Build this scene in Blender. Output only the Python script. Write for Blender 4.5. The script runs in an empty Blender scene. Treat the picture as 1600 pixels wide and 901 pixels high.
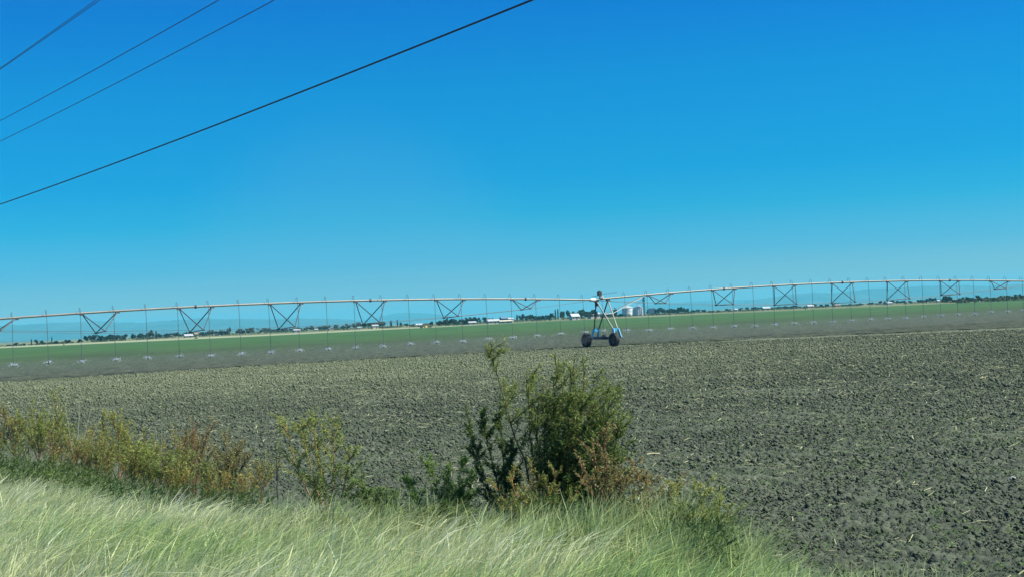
import bpy, bmesh, math, random
import numpy as np
from mathutils import Vector, Matrix

rng = np.random.default_rng(7)
random.seed(7)
scene = bpy.context.scene
COL = scene.collection

# ------------------------------------------------------------------ camera
F = 2409.0            # focal length in pixels of a 1600 wide picture
H = 2.58              # eye height over the field
PITCH = math.atan(47.0 / F)
ROLL = math.atan(0.0457)
cp, sp, cr, sr = math.cos(PITCH), math.sin(PITCH), math.cos(ROLL), math.sin(ROLL)
Fw = np.array([0, cp, sp]); U0 = np.array([0, -sp, cp]); R0 = np.array([1.0, 0, 0])
Rt = R0 * cr - U0 * sr
Up = U0 * cr + R0 * sr
EYE = np.array([0, 0, H])

cam = bpy.data.cameras.new("camera")
cam.sensor_width = 36; cam.lens = 36 * F / 1600
cam.clip_start = 0.1; cam.clip_end = 90000
co = bpy.data.objects.new("camera", cam); COL.objects.link(co)
M = Matrix(((Rt[0], Up[0], -Fw[0], 0), (Rt[1], Up[1], -Fw[1], 0), (Rt[2], Up[2], -Fw[2], H), (0, 0, 0, 1)))
co.matrix_world = M
scene.camera = co


def at(x, y, Y):
    """point of the place seen at picture pixel x, y and standing Y metres ahead"""
    d = Fw + Rt * (x - 800) / F - Up * (y - 450.5) / F
    return EYE + d * (Y / d[1])


def hor(x):
    return 497.5 - 0.0457 * (x - 800)


def on_ground(x, Y):
    """ground point in the direction of column x, Y metres ahead"""
    return at(x, hor(x), Y) * np.array([1, 1, 0])


# ------------------------------------------------------------------ materials
KA = 0.78


def kc(*c):
    return (c[0] * KA, c[1] * KA, c[2] * KA, 1)


def mat(name):
    m = bpy.data.materials.new(name); m.use_nodes = True
    nt = m.node_tree
    return m, nt, nt.nodes, nt.links, nt.nodes["Principled BSDF"]


def simple(name, col, rough=0.6, metal=0.0, var=0.15, scale=3.0, bump=0.0):
    m, nt, N, L, b = mat(name)
    tc = N.new("ShaderNodeTexCoord")
    no = N.new("ShaderNodeTexNoise"); no.inputs["Scale"].default_value = scale; no.inputs["Detail"].default_value = 6
    L.new(tc.outputs["Object"], no.inputs["Vector"])
    r = N.new("ShaderNodeValToRGB")
    c = np.array(col) * KA
    r.color_ramp.elements[0].position = 0.3; r.color_ramp.elements[1].position = 0.7
    r.color_ramp.elements[0].color = (*(c * (1 - var)), 1); r.color_ramp.elements[1].color = (*np.minimum(c * (1 + var), 1), 1)
    L.new(no.outputs["Fac"], r.inputs["Fac"]); L.new(r.outputs["Color"], b.inputs["Base Color"])
    b.inputs["Roughness"].default_value = rough; b.inputs["Metallic"].default_value = metal
    if bump:
        bn = N.new("ShaderNodeBump"); bn.inputs["Strength"].default_value = bump
        L.new(no.outputs["Fac"], bn.inputs["Height"]); L.new(bn.outputs["Normal"], b.inputs["Normal"])
    return m


def leafy(name, rough=0.55, trans=0.35, gloss=0.25):
    """plant material: the own colour of every leaf or blade is stored in the attribute 'tint'"""
    m, nt, N, L, b = mat(name)
    a = N.new("ShaderNodeAttribute"); a.attribute_name = "tint"
    L.new(a.outputs["Color"], b.inputs["Base Color"])
    b.inputs["Roughness"].default_value = rough
    b.inputs["Specular IOR Level"].default_value = gloss
    t = N.new("ShaderNodeBsdfTranslucent"); L.new(a.outputs["Color"], t.inputs["Color"])
    mx = N.new("ShaderNodeMixShader"); mx.inputs[0].default_value = trans
    L.new(b.outputs[0], mx.inputs[1]); L.new(t.outputs[0], mx.inputs[2])
    L.new(mx.outputs[0], N["Material Output"].inputs["Surface"])
    return m


M_leaf = leafy("leaf", 0.55, 0.42, 0.25)
M_grass = leafy("grass_blade", 0.5, 0.42, 0.3)
M_stem = leafy("stem", 0.7, 0.0)
M_steel = simple("galvanised_steel", (0.25, 0.25, 0.22), 0.5, 0.15, 0.14, 1.2)
M_steel_shaded = simple("shaded_steel", (0.065, 0.078, 0.085), 0.6, 0.1, 0.15, 2)  # darker copy of the steel: its shadowed side is put into the colour
M_dark = simple("dark_iron", (0.04, 0.045, 0.05), 0.6, 0.2, 0.2, 4)
M_hose = simple("black_hose", (0.10, 0.12, 0.12), 0.5, 0, 0.2, 4)
M_rubber = simple("tyre_rubber", (0.022, 0.022, 0.024), 0.75, 0, 0.3, 5)
M_blue = simple("blue_paint", (0.07, 0.40, 0.62), 0.4, 0, 0.1, 4)
M_navy = simple("navy_paint", (0.025, 0.07, 0.16), 0.5, 0, 0.15, 4)
M_rim = simple("wheel_rim", (0.12, 0.10, 0.09), 0.5, 0.2, 0.2, 5)
M_boxgrey = simple("grey_box", (0.55, 0.57, 0.56), 0.5, 0, 0.1, 4)
M_rubwhite = simple("pale_boot", (0.75, 0.76, 0.74), 0.5, 0, 0.06, 4)
M_wire = simple("cable", (0.012, 0.018, 0.05), 0.5, 0, 0.2, 1)
M_white = simple("white_wall", (0.42, 0.41, 0.39), 0.7, 0, 0.08, 0.6)
M_whiteroof = simple("white_roof_sheet", (0.47, 0.48, 0.48), 0.5, 0.0, 0.07, 0.5)
M_cream = simple("cream_wall", (0.62, 0.55, 0.40), 0.8, 0, 0.1, 0.5)
M_yellow = simple("yellow_wall", (0.72, 0.58, 0.22), 0.8, 0, 0.08, 0.5)
M_tan = simple("tan_wall", (0.48, 0.33, 0.22), 0.8, 0, 0.1, 0.5)
M_roofdark = simple("dark_roof", (0.06, 0.055, 0.05), 0.8, 0, 0.2, 0.6)
M_roofgrey = simple("grey_roof", (0.32, 0.33, 0.34), 0.6, 0, 0.12, 0.6)
M_rooftan = simple("tan_roof", (0.27, 0.19, 0.13), 0.7, 0, 0.12, 0.6)
M_bluegrey = simple("blue_grey_sheet", (0.16, 0.22, 0.30), 0.5, 0.1, 0.12, 0.5)
M_glass = simple("dark_window", (0.03, 0.035, 0.04), 0.15, 0, 0.1, 1)
M_door = simple("door_paint", (0.14, 0.10, 0.07), 0.6, 0, 0.15, 1)
M_bark = simple("bark", (0.09, 0.07, 0.05), 0.9, 0, 0.25, 2)
M_stone = simple("pale_stone", (0.34, 0.34, 0.29), 0.8, 0, 0.2, 12, 0.4)
M_wood = simple("weathered_post", (0.25, 0.22, 0.10), 0.8, 0, 0.2, 4)


# ------------------------------------------------------------------ mesh helpers
class MB:
    """collects pieces and links them as one mesh object"""
    def __init__(s):
        s.v = []; s.f = []; s.n = 0; s.sm = []

    def add(s, v, f, smooth=False):
        s.v.extend([tuple(p) for p in v])
        s.f.extend([tuple(i + s.n for i in q) for q in f]); s.sm.extend([smooth] * len(f))
        s.n += len(v)
        return s

    def box(s, c, size, rz=0.0, ax=None):
        c = np.array(c, float); h = np.array(size, float) / 2
        if ax is None:
            X = np.array([math.cos(rz), math.sin(rz), 0]); Y = np.array([-math.sin(rz), math.cos(rz), 0]); Z = np.array([0, 0, 1.])
        else:
            X, Y, Z = ax
        v = [c + X * h[0] * a + Y * h[1] * b + Z * h[2] * d for d in (-1, 1) for b in (-1, 1) for a in (-1, 1)]
        s.add(v, [(0, 2, 3, 1), (4, 5, 7, 6), (0, 1, 5, 4), (2, 6, 7, 3), (0, 4, 6, 2), (1, 3, 7, 5)])
        return s

    def tube(s, pts, r, n=8, r2=None, smooth=True):
        pts = [np.array(p, float) for p in pts]; k = len(pts)
        rs = np.linspace(r, r if r2 is None else r2, k) if np.isscalar(r) else r
        v = []; up = np.array([0, 0, 1.])
        for i, p in enumerate(pts):
            d = pts[min(i + 1, k - 1)] - pts[max(i - 1, 0)]; d /= np.linalg.norm(d) + 1e-12
            a = np.cross(d, up if abs(d[2]) < 0.95 else np.array([1., 0, 0])); a /= np.linalg.norm(a); b = np.cross(a, d)
            for j in range(n):
                t = 2 * math.pi * j / n
                v.append(p + rs[i] * (a * math.cos(t) + b * math.sin(t)))
        f = [(i * n + j, (i + 1) * n + j, (i + 1) * n + (j + 1) % n, i * n + (j + 1) % n) for i in range(k - 1) for j in range(n)]
        s.add(v, f, smooth)
        s.add([v[j] for j in range(n)], [tuple(range(n))]); s.add([v[(k - 1) * n + j] for j in range(n)], [tuple(range(n - 1, -1, -1))])
        return s

    def lathe(s, c, axis, prof, n=24, smooth=True):
        """prof: (offset along axis, radius) pairs"""
        c = np.array(c, float); d = np.array(axis, float); d /= np.linalg.norm(d)
        a = np.cross(d, (0, 0, 1.) if abs(d[2]) < 0.9 else (1., 0, 0)); a /= np.linalg.norm(a); b = np.cross(d, a)
        v = []
        for (o, r) in prof:
            for j in range(n):
                t = 2 * math.pi * j / n
                v.append(c + d * o + r * (a * math.cos(t) + b * math.sin(t)))
        k = len(prof)
        f = [(i * n + j, i * n + (j + 1) % n, (i + 1) * n + (j + 1) % n, (i + 1) * n + j) for i in range(k - 1) for j in range(n)]
        s.add(v, f, smooth)
        return s

    def build(s, name, m, parent=None):
        me = bpy.data.meshes.new(name); me.from_pydata(s.v, [], s.f)
        me.polygons.foreach_set("use_smooth", s.sm); me.materials.append(m); me.update()
        o = bpy.data.objects.new(name, me); COL.objects.link(o)
        if parent is not None:
            o.parent = parent
            o.matrix_parent_inverse = Matrix.Translation(-parent.location) if not parent.get("_rot") else parent.matrix_world.inverted()
        return o


def big_mesh(name, v, faces, m, tint=None, smooth=False, parent=None):
    """fast mesh from arrays; faces (M,k); tint (N,3) per vertex colour"""
    me = bpy.data.meshes.new(name)
    v = np.ascontiguousarray(v, np.float32); faces = np.ascontiguousarray(faces, np.int32)
    M_, k = faces.shape
    me.vertices.add(len(v)); me.vertices.foreach_set("co", v.ravel())
    me.loops.add(M_ * k); me.loops.foreach_set("vertex_index", faces.ravel())
    me.polygons.add(M_); me.polygons.foreach_set("loop_start", np.arange(0, M_ * k, k, dtype=np.int32))
    me.polygons.foreach_set("loop_total", np.full(M_, k, np.int32))
    if smooth:
        me.polygons.foreach_set("use_smooth", np.ones(M_, bool))
    if tint is not None:
        a = me.attributes.new("tint", "FLOAT_COLOR", "POINT")
        c = np.ones((len(v), 4), np.float32); c[:, :3] = tint
        a.data.foreach_set("color", c.ravel())
    me.materials.append(m); me.update(calc_edges=True); me.validate()
    o = bpy.data.objects.new(name, me); COL.objects.link(o)
    if parent is not None:
        o.parent = parent; o.matrix_parent_inverse = Matrix.Translation(-parent.location)
    return o


def tag(o, label=None, cat=None, group=None, kind=None):
    if label: o["label"] = label
    if cat: o["category"] = cat
    if group: o["group"] = group
    if kind: o["kind"] = kind
    return o


def empty(name, loc):
    o = bpy.data.objects.new(name, None); COL.objects.link(o); o.location = tuple(float(a) for a in loc)
    o.empty_display_size = 0.2
    return o


def structure(o):
    o["kind"] = "structure"; return o


# ------------------------------------------------------------------ noise
def h2(ix, iy, seed):
    n = (ix.astype(np.int64) * 374761393 + iy.astype(np.int64) * 668265263 + seed * 1442695041) & 0xFFFFFFFF
    n = ((n ^ (n >> 13)) * 1274126177) & 0xFFFFFFFF
    n = n ^ (n >> 16)
    return (n & 0xFFFFFF) / float(0xFFFFFF)


def vnoise(x, y, seed=0):
    ix = np.floor(x); iy = np.floor(y); fx = x - ix; fy = y - iy
    fx = fx * fx * (3 - 2 * fx); fy = fy * fy * (3 - 2 * fy)
    a = h2(ix, iy, seed); b = h2(ix + 1, iy, seed); c = h2(ix, iy + 1, seed); d = h2(ix + 1, iy + 1, seed)
    return (a * (1 - fx) + b * fx) * (1 - fy) + (c * (1 - fx) + d * fx) * fy


def fbm(x, y, seed=0, o=4):
    s = 0; a = 0.5
    for k in range(o):
        s = s + a * vnoise(x * 2 ** k, y * 2 ** k, seed + k * 17); a *= 0.5
    return s


def clods(x, y, seed):
    """rounded lumps: one bump per cell, random size"""
    ix = np.floor(x); iy = np.floor(y); best = np.zeros_like(x)
    for dx in (-1, 0, 1):
        for dy in (-1, 0, 1):
            cx = ix + dx; cy = iy + dy
            px = cx + h2(cx, cy, seed); py = cy + h2(cx, cy, seed + 1)
            r = 0.35 + 0.55 * h2(cx, cy, seed + 2)
            hh = h2(cx, cy, seed + 3)
            d2 = ((x - px) ** 2 + (y - py) ** 2) / (r * r)
            best = np.maximum(best, hh * r * np.sqrt(np.clip(1 - d2, 0, 1)))
    return best


# ------------------------------------------------------------------ road frame
RD = np.array([-0.5294, 0.8484])       # along the road, going away
RN = np.array([0.8484, 0.5294])        # across it, towards the field
EDGE = 9.7


def frame_m(x, y): return RN[0] * x + RN[1] * y
def frame_t(x, y): return RD[0] * x + RD[1] * y


def verge_z(m):
    return np.interp(m, [-8, 0.5, 1.5, 3, 5, 7, 8.6, 9.5, 12], [1.0, 1.0, 0.95, 0.68, 0.36, 0.12, 0.0, -0.02, 0.0])


def mt(m, t):
    return np.array([RN[0] * m + RD[0] * t, RN[1] * m + RD[1] * t])


# ------------------------------------------------------------------ pivot frame (used by the ground too)
TH = math.atan(2.456e-4 * F)
E = np.array([math.cos(TH), math.sin(TH), 0]); NN = np.array([-math.sin(TH), math.cos(TH), 0])
Y0 = 120.3
TY = Y0 / (1 - 2.456e-4 * 139.5); TX = 139.5 / F * TY
TOWER = np.array([TX, TY, 0.0])

# near edge of the watered ground, in metres on the ground
_wb = [(-250, 90), (0, 2409 * H / 64.6), (200, 2409 * H / 59.2), (400, 2409 * H / 54.2), (600, 2409 * H / 54.5), (750, 2409 * H / 49.4), (940, 2409 * H / 49.6),
       (1300, 2409 * H / 48.3), (1600, 2409 * H / 49.8), (1850, 2409 * H / 49)]
WB = np.array([[(x - 800) / F * Y, Y] for x, Y in _wb])


def wet_edge(X):
    y = np.interp(X, WB[:, 0], WB[:, 1])
    for d in (2.5, 5):
        y = 0.5 * y + 0.25 * (np.interp(X - d, WB[:, 0], WB[:, 1]) + np.interp(X + d, WB[:, 0], WB[:, 1]))
    return y


# ------------------------------------------------------------------ ground
def soil_material():
    m, nt, N, L, b = mat("tilled_soil")
    tc = N.new("ShaderNodeTexCoord")
    n1 = N.new("ShaderNodeTexNoise"); n1.inputs["Scale"].default_value = 0.12; n1.inputs["Detail"].default_value = 5
    n2 = N.new("ShaderNodeTexNoise"); n2.inputs["Scale"].default_value = 9; n2.inputs["Detail"].default_value = 8; n2.inputs["Roughness"].default_value = 0.7
    n3 = N.new("ShaderNodeTexNoise"); n3.inputs["Scale"].default_value = 1.6; n3.inputs["Detail"].default_value = 6
    for n in (n1, n2, n3): L.new(tc.outputs["Object"], n.inputs["Vector"])
    r1 = N.new("ShaderNodeValToRGB")
    r1.color_ramp.elements[0].position = 0.32; r1.color_ramp.elements[0].color = kc(0.072, 0.086, 0.066)
    r1.color_ramp.elements[1].position = 0.72; r1.color_ramp.elements[1].color = kc(0.170, 0.190, 0.134)
    mixf = N.new("ShaderNodeMath"); mixf.operation = 'MULTIPLY_ADD'; mixf.inputs[1].default_value = 0.45
    L.new(n1.outputs["Fac"], mixf.inputs[0])
    m2 = N.new("ShaderNodeMath"); m2.operation = 'MULTIPLY'; m2.inputs[1].default_value = 0.55
    L.new(n2.outputs["Fac"], m2.inputs[0]); L.new(m2.outputs[0], mixf.inputs[2])
    L.new(mixf.outputs[0], r1.inputs["Fac"])
    # a film of weed seedlings and moss in patches
    r2 = N.new("ShaderNodeValToRGB"); r2.color_ramp.elements[0].position = 0.52; r2.color_ramp.elements[1].position = 0.68
    r2.color_ramp.elements[0].color = (0, 0, 0, 1); r2.color_ramp.elements[1].color = (0.55, 0.55, 0.55, 1)
    L.new(n3.outputs["Fac"], r2.inputs["Fac"])
    mx = N.new("ShaderNodeMix"); mx.data_type = 'RGBA'; mx.inputs[7].default_value = kc(0.070, 0.115, 0.050)
    L.new(r2.outputs["Color"], mx.inputs[0]); L.new(r1.outputs["Color"], mx.inputs[6])
    L.new(mx.outputs[2], b.inputs["Base Color"])
    # drier, paler soil in a broad patch out in the field
    sp_ = N.new("ShaderNodeVectorMath"); sp_.operation = 'DISTANCE'; sp_.inputs[1].default_value = (-14, 92, 0); L.new(tc.outputs["Object"], sp_.inputs[0])
    dr = N.new("ShaderNodeMapRange"); dr.interpolation_type = 'SMOOTHSTEP'; dr.inputs[1].default_value = 8; dr.inputs[2].default_value = 52; dr.inputs[3].default_value = 0.75; dr.inputs[4].default_value = 0.0
    L.new(sp_.outputs["Value"], dr.inputs[0])
    mp = N.new("ShaderNodeMapping"); mp.inputs["Scale"].default_value = (0.35, 0.9, 1); mp.inputs["Rotation"].default_value = (0, 0, -0.5); L.new(tc.outputs["Object"], mp.inputs["Vector"])
    n5 = N.new("ShaderNodeTexNoise"); n5.inputs["Scale"].default_value = 3.2; n5.inputs["Detail"].default_value = 7; n5.inputs["Roughness"].default_value = 0.75; L.new(mp.outputs[0], n5.inputs["Vector"])
    r5 = N.new("ShaderNodeValToRGB"); r5.color_ramp.elements[0].position = 0.36; r5.color_ramp.elements[1].position = 0.66
    r5.color_ramp.elements[0].color = (0.62, 0.64, 0.62, 1); r5.color_ramp.elements[1].color = (1.32, 1.30, 1.22, 1); L.new(n5.outputs["Fac"], r5.inputs["Fac"])
    md = N.new("ShaderNodeMix"); md.data_type = 'RGBA'; md.inputs[7].default_value = kc(0.215, 0.240, 0.150)
    L.new(dr.outputs[0], md.inputs[0]); L.new(mx.outputs[2], md.inputs[6])
    mm = N.new("ShaderNodeMix"); mm.data_type = 'RGBA'; mm.blend_type = 'MULTIPLY'; mm.inputs[0].default_value = 1.0
    L.new(md.outputs[2], mm.inputs[6]); L.new(r5.outputs["Color"], mm.inputs[7]); L.new(mm.outputs[2], b.inputs["Base Color"])
    b.inputs["Roughness"].default_value = 0.95; b.inputs["Specular IOR Level"].default_value = 0.15
    bn = N.new("ShaderNodeBump"); bn.inputs["Strength"].default_value = 1.0; bn.inputs["Distance"].default_value = 0.03
    n4 = N.new("ShaderNodeTexNoise"); n4.inputs["Scale"].default_value = 24; n4.inputs["Detail"].default_value = 8; n4.inputs["Roughness"].default_value = 0.75
    L.new(tc.outputs["Object"], n4.inputs["Vector"])
    L.new(n4.outputs["Fac"], bn.inputs["Height"]); L.new(bn.outputs["Normal"], b.inputs["Normal"])
    return m


M_soil = soil_material()
M_verge = simple("verge_soil", (0.10, 0.105, 0.06), 0.95, 0, 0.3, 3)


def fan():
    nr, nc = 1750, 940
    r = np.exp(np.linspace(math.log(8.6), math.log(150.0), nr))
    a = np.radians(np.linspace(-22.5, 22.5, nc))
    R, A = np.meshgrid(r, a, indexing='ij')
    x = R * np.sin(A); y = R * np.cos(A)
    # irregular so that no grid shows
    m = frame_m(x, y)
    w = np.clip((m - (EDGE - 0.7)) / 1.2, 0, 1)
    wx = x + 0.25 * (fbm(x * 1.3, y * 1.3, 5) - 0.5); wy = y + 0.25 * (fbm(x * 1.3, y * 1.3, 9) - 0.5)
    d = 0.020 * clods(wx / 0.50, wy / 0.50, 11) * (fbm(x * 0.7, y * 0.7, 77) * 1.6)
    rough = 0.55 + 0.8 * fbm(x * 0.45, y * 0.45, 78)
    d += rough * (0.022 * clods(wx / 0.21, wy / 0.21, 21) + 0.052 * clods(wx / 0.075, wy / 0.075, 31))
    d += 0.075 * rough * (1 - np.abs(2 * fbm(x * 7, y * 7, 14, 3) - .9)) - 0.05
    d += 0.07 * (fbm(x * 0.6, y * 0.6, 3, 5) - 0.5) + 0.075 * rough * (fbm(x * 9, y * 7, 4, 4) - 0.5)
    # shallow tillage ridges running along the road
    d += 0.018 * np.sin(m * 2 * math.pi / 0.9 + 3 * fbm(x * 0.3, y * 0.3, 8))
    fade = np.interp(R, [60, 130], [1.0, 1.15])
    z = verge_z(m) + w * (d - 0.04) * fade + (1 - w) * 0.05 * (fbm(x * 2, y * 2, 6) - 0.5)
    v = np.stack([x, y, z], -1).reshape(-1, 3)
    i = np.arange(nr * nc).reshape(nr, nc)
    q = np.stack([i[:-1, :-1], i[:-1, 1:], i[1:, 1:], i[1:, :-1]], -1).reshape(-1, 4)
    fm = m.reshape(-1)[q[:, 0]]
    yb = wet_edge(x.reshape(-1)[q[:, 0]]) + 6
    sel = (fm >= EDGE - 0.6) & (y.reshape(-1)[q[:, 0]] < yb)
    for name, s, mm in (("tilled_field", sel, M_soil), ("verge", fm < EDGE - 0.6, M_verge)):
        qq = q[s]; used = np.unique(qq); re = np.zeros(len(v), np.int32); re[used] = np.arange(len(used))
        structure(big_mesh(name, v[used], re[qq], mm, smooth=(name == "verge")))


fan()


def grid_sheet(name, xs, ys, zf, m, smooth=False):
    X, Yg = np.meshgrid(xs, ys, indexing='ij')
    v = np.stack([X, Yg, zf(X, Yg)], -1).reshape(-1, 3)
    i = np.arange(len(xs) * len(ys)).reshape(len(xs), len(ys))
    q = np.stack([i[:-1, :-1], i[1:, :-1], i[1:, 1:], i[:-1, 1:]], -1).reshape(-1, 4)
    return structure(big_mesh(name, v, q, m, smooth=smooth))


# wide plain reaching the horizon
def plain_material():
    m, nt, N, L, b = mat("dry_plain")
    tc = N.new("ShaderNodeTexCoord")
    mp = N.new("ShaderNodeMapping"); mp.inputs["Scale"].default_value = (0.004, 0.0016, 1)
    L.new(tc.outputs["Object"], mp.inputs["Vector"])
    n = N.new("ShaderNodeTexNoise"); n.inputs["Scale"].default_value = 3; n.inputs["Detail"].default_value = 8; n.inputs["Roughness"].default_value = 0.65
    L.new(mp.outputs[0], n.inputs["Vector"])
    r = N.new("ShaderNodeValToRGB")
    e = r.color_ramp.elements
    e[0].position = 0.30; e[0].color = kc(0.075, 0.105, 0.04); e[1].position = 0.68; e[1].color = kc(0.30, 0.28, 0.15)
    x = e.new(0.5); x.color = kc(0.17, 0.18, 0.085)
    L.new(n.outputs["Fac"], r.inputs["Fac"]); L.new(r.outputs["Color"], b.inputs["Base Color"])
    b.inputs["Roughness"].default_value = 1.0; b.inputs["Specular IOR Level"].default_value = 0.1
    return m


M_plain = plain_material()
_g = np.concatenate([-np.geomspace(24000, 60, 14), np.linspace(-40, 40, 5), np.geomspace(60, 24000, 14)])
def _plain_z(X, Yg):
    return np.full_like(X, -0.25)
grid_sheet("ground", _g, _g, _plain_z, M_plain)


# the watered crop field
def crop_material():
    m, nt, N, L, b = mat("young_crop_on_wet_soil")
    tc = N.new("ShaderNodeTexCoord"); sx = N.new("ShaderNodeSeparateXYZ"); L.new(tc.outputs["Object"], sx.inputs[0])
    # q: metres beyond the line of the irrigator
    a1 = N.new("ShaderNodeMath"); a1.operation = 'MULTIPLY'; a1.inputs[1].default_value = -math.tan(TH); L.new(sx.outputs[0], a1.inputs[0])
    a2 = N.new("ShaderNodeMath"); a2.operation = 'ADD'; L.new(sx.outputs[1], a2.inputs[0]); L.new(a1.outputs[0], a2.inputs[1])
    mp = N.new("ShaderNodeMapping"); mp.inputs["Scale"].default_value = (0.05, 0.012, 1); L.new(tc.outputs["Object"], mp.inputs["Vector"])
    n0 = N.new("ShaderNodeTexNoise"); n0.inputs["Scale"].default_value = 2.0; n0.inputs["Detail"].default_value = 7; L.new(mp.outputs[0], n0.inputs["Vector"])
    a3 = N.new("ShaderNodeMath"); a3.operation = 'MULTIPLY_ADD'; a3.inputs[1].default_value = 130; L.new(n0.outputs["Fac"], a3.inputs[0]); L.new(a2.outputs[0], a3.inputs[2])
    rg = N.new("ShaderNodeMapRange"); rg.inputs[1].default_value = 165; rg.inputs[2].default_value = 490; rg.interpolation_type = 'SMOOTHSTEP'
    L.new(a3.outputs[0], rg.inputs[0])
    mw = N.new("ShaderNodeMapping"); mw.inputs["Scale"].default_value = (1.6, 0.16, 1); mw.inputs["Rotation"].default_value = (0, 0, 0.25); L.new(tc.outputs["Object"], mw.inputs["Vector"])
    n1 = N.new("ShaderNodeTexNoise"); n1.inputs["Scale"].default_value = 1.2; n1.inputs["Detail"].default_value = 8; n1.inputs["Roughness"].default_value = 0.75
    L.new(mw.outputs[0], n1.inputs["Vector"])
    wet = N.new("ShaderNodeValToRGB"); e = wet.color_ramp.elements
    e[0].position = 0.38; e[0].color = kc(0.024, 0.030, 0.019); e[1].position = 0.64; e[1].color = kc(0.102, 0.114, 0.070)
    L.new(n1.outputs["Fac"], wet.inputs["Fac"])
    gr = N.new("ShaderNodeValToRGB"); e = gr.color_ramp.elements
    e[0].position = 0.3; e[0].color = kc(0.042, 0.098, 0.031); e[1].position = 0.75; e[1].color = kc(0.074, 0.148, 0.047)
    L.new(n0.outputs["Fac"], gr.inputs["Fac"])
    mx = N.new("ShaderNodeMix"); mx.data_type = 'RGBA'
    L.new(rg.outputs[0], mx.inputs[0]); L.new(wet.outputs["Color"], mx.inputs[6]); L.new(gr.outputs["Color"], mx.inputs[7])
    L.new(mx.outputs[2], b.inputs["Base Color"])
    b.inputs["Roughness"].default_value = 0.9; b.inputs["Specular IOR Level"].default_value = 0.1
    bn = N.new("ShaderNodeBump"); bn.inputs["Strength"].default_value = 0.6; bn.inputs["Distance"].default_value = 0.08
    L.new(n1.outputs["Fac"], bn.inputs["Height"]); L.new(bn.outputs["Normal"], b.inputs["Normal"])
    return m


M_crop = crop_material()


def crop_sheet():
    nx, ny = 1200, 260
    xs = np.linspace(-420, 460, nx)
    s = np.linspace(0, 1, ny) ** 2.2
    X = np.repeat(xs[:, None], ny, 1)
    near = wet_edge(np.clip(xs, WB[0, 0], WB[-1, 0]))
    near = near + 4.5 * (fbm(xs * 0.3, xs * 0 + 2, 41, 2) - 0.4) + 3.5 * (fbm(xs * 1.4, xs * 0 + 7, 42, 3) - 0.45)
    # far edge of the crop
    far = np.interp(xs, [-420, -110, 0, 240, 460], [640, 690, 890, 850, 800])
    Yg = near[:, None] + (far - near)[:, None] * s[None]
    dist = np.minimum(Yg - near[:, None], 8) / 8
    Z = 0.045 + 0.12 * (fbm(X * 1.1, Yg * 0.8, 51, 4) - 0.5) * (Yg < 260) + 0.10 * clods(X / 0.9, Yg / 1.2, 52) * (Yg < 220)
    Z[:, 0] = -0.2
    v = np.stack([X, Yg, Z], -1).reshape(-1, 3)
    i = np.arange(nx * ny).reshape(nx, ny)
    q = np.stack([i[:-1, :-1], i[1:, :-1], i[1:, 1:], i[:-1, 1:]], -1).reshape(-1, 4)
    structure(big_mesh("crop_field", v, q, M_crop))


crop_sheet()

# pale dry strip behind the crop
M_strip = simple("dry_grass_strip", (0.29, 0.30, 0.16), 1.0, 0, 0.22, 0.05)
def strip():
    xs = np.linspace(-420, 460, 200)
    far = np.interp(xs, [-420, -110, 0, 240, 460], [640, 690, 890, 850, 800])
    rows = []
    wid = np.interp(xs, [-420, -90, -40, 30, 150, 460], [330, 300, 180, 45, 60, 50])
    for k in (0, 1, 2):
        rows.append(np.stack([xs, far - 2 + (wid + 2) * k / 2, np.full_like(xs, -0.10 + 0.02 * (k == 1) )], -1))
    v = np.concatenate(rows); n = len(xs)
    i = np.arange(3 * n).reshape(3, n)
    q = np.stack([i[:-1, :-1], i[:-1, 1:], i[1:, 1:], i[1:, :-1]], -1).reshape(-1, 4)
    structure(big_mesh("dry_grass_ground", v, q, M_strip))
strip()

# road under and beside the camera (out of the picture to the lower left)
M_asph = simple("asphalt", (0.05, 0.05, 0.052), 0.9, 0, 0.2, 20, 0.2)
def road():
    ts = np.linspace(-60, 240, 40); ms = np.array([-7.5, -3.2, 0.9])
    T, Mm = np.meshgrid(ts, ms, indexing='ij')
    v = np.stack([RN[0] * Mm + RD[0] * T, RN[1] * Mm + RD[1] * T, np.full_like(T, 1.02)], -1).reshape(-1, 3)
    i = np.arange(T.size).reshape(T.shape)
    q = np.stack([i[:-1, :-1], i[:-1, 1:], i[1:, 1:], i[1:, :-1]], -1).reshape(-1, 4)
    structure(big_mesh("road", v, q, M_asph))
    # coarse verge outside the fine one
    ms = np.array([-30, -12, -8.2, -7.5, 0.9, 1.5, 3, 5, 7, 8.6, 10.2]); zz = np.array([-0.2, 0.0, 0.95, 1.0, 1.0, 0.95, 0.68, 0.36, 0.12, 0.0, -0.15]) - 0.06
    T, Mm = np.meshgrid(ts, ms, indexing='ij')
    v = np.stack([RN[0] * Mm + RD[0] * T, RN[1] * Mm + RD[1] * T, np.repeat(zz[None], len(ts), 0)], -1).reshape(-1, 3)
    i = np.arange(T.size).reshape(T.shape)
    q = np.stack([i[:-1, :-1], i[:-1, 1:], i[1:, 1:], i[1:, :-1]], -1).reshape(-1, 4)
    structure(big_mesh("road_embankment", v, q, M_verge))
road()

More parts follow.
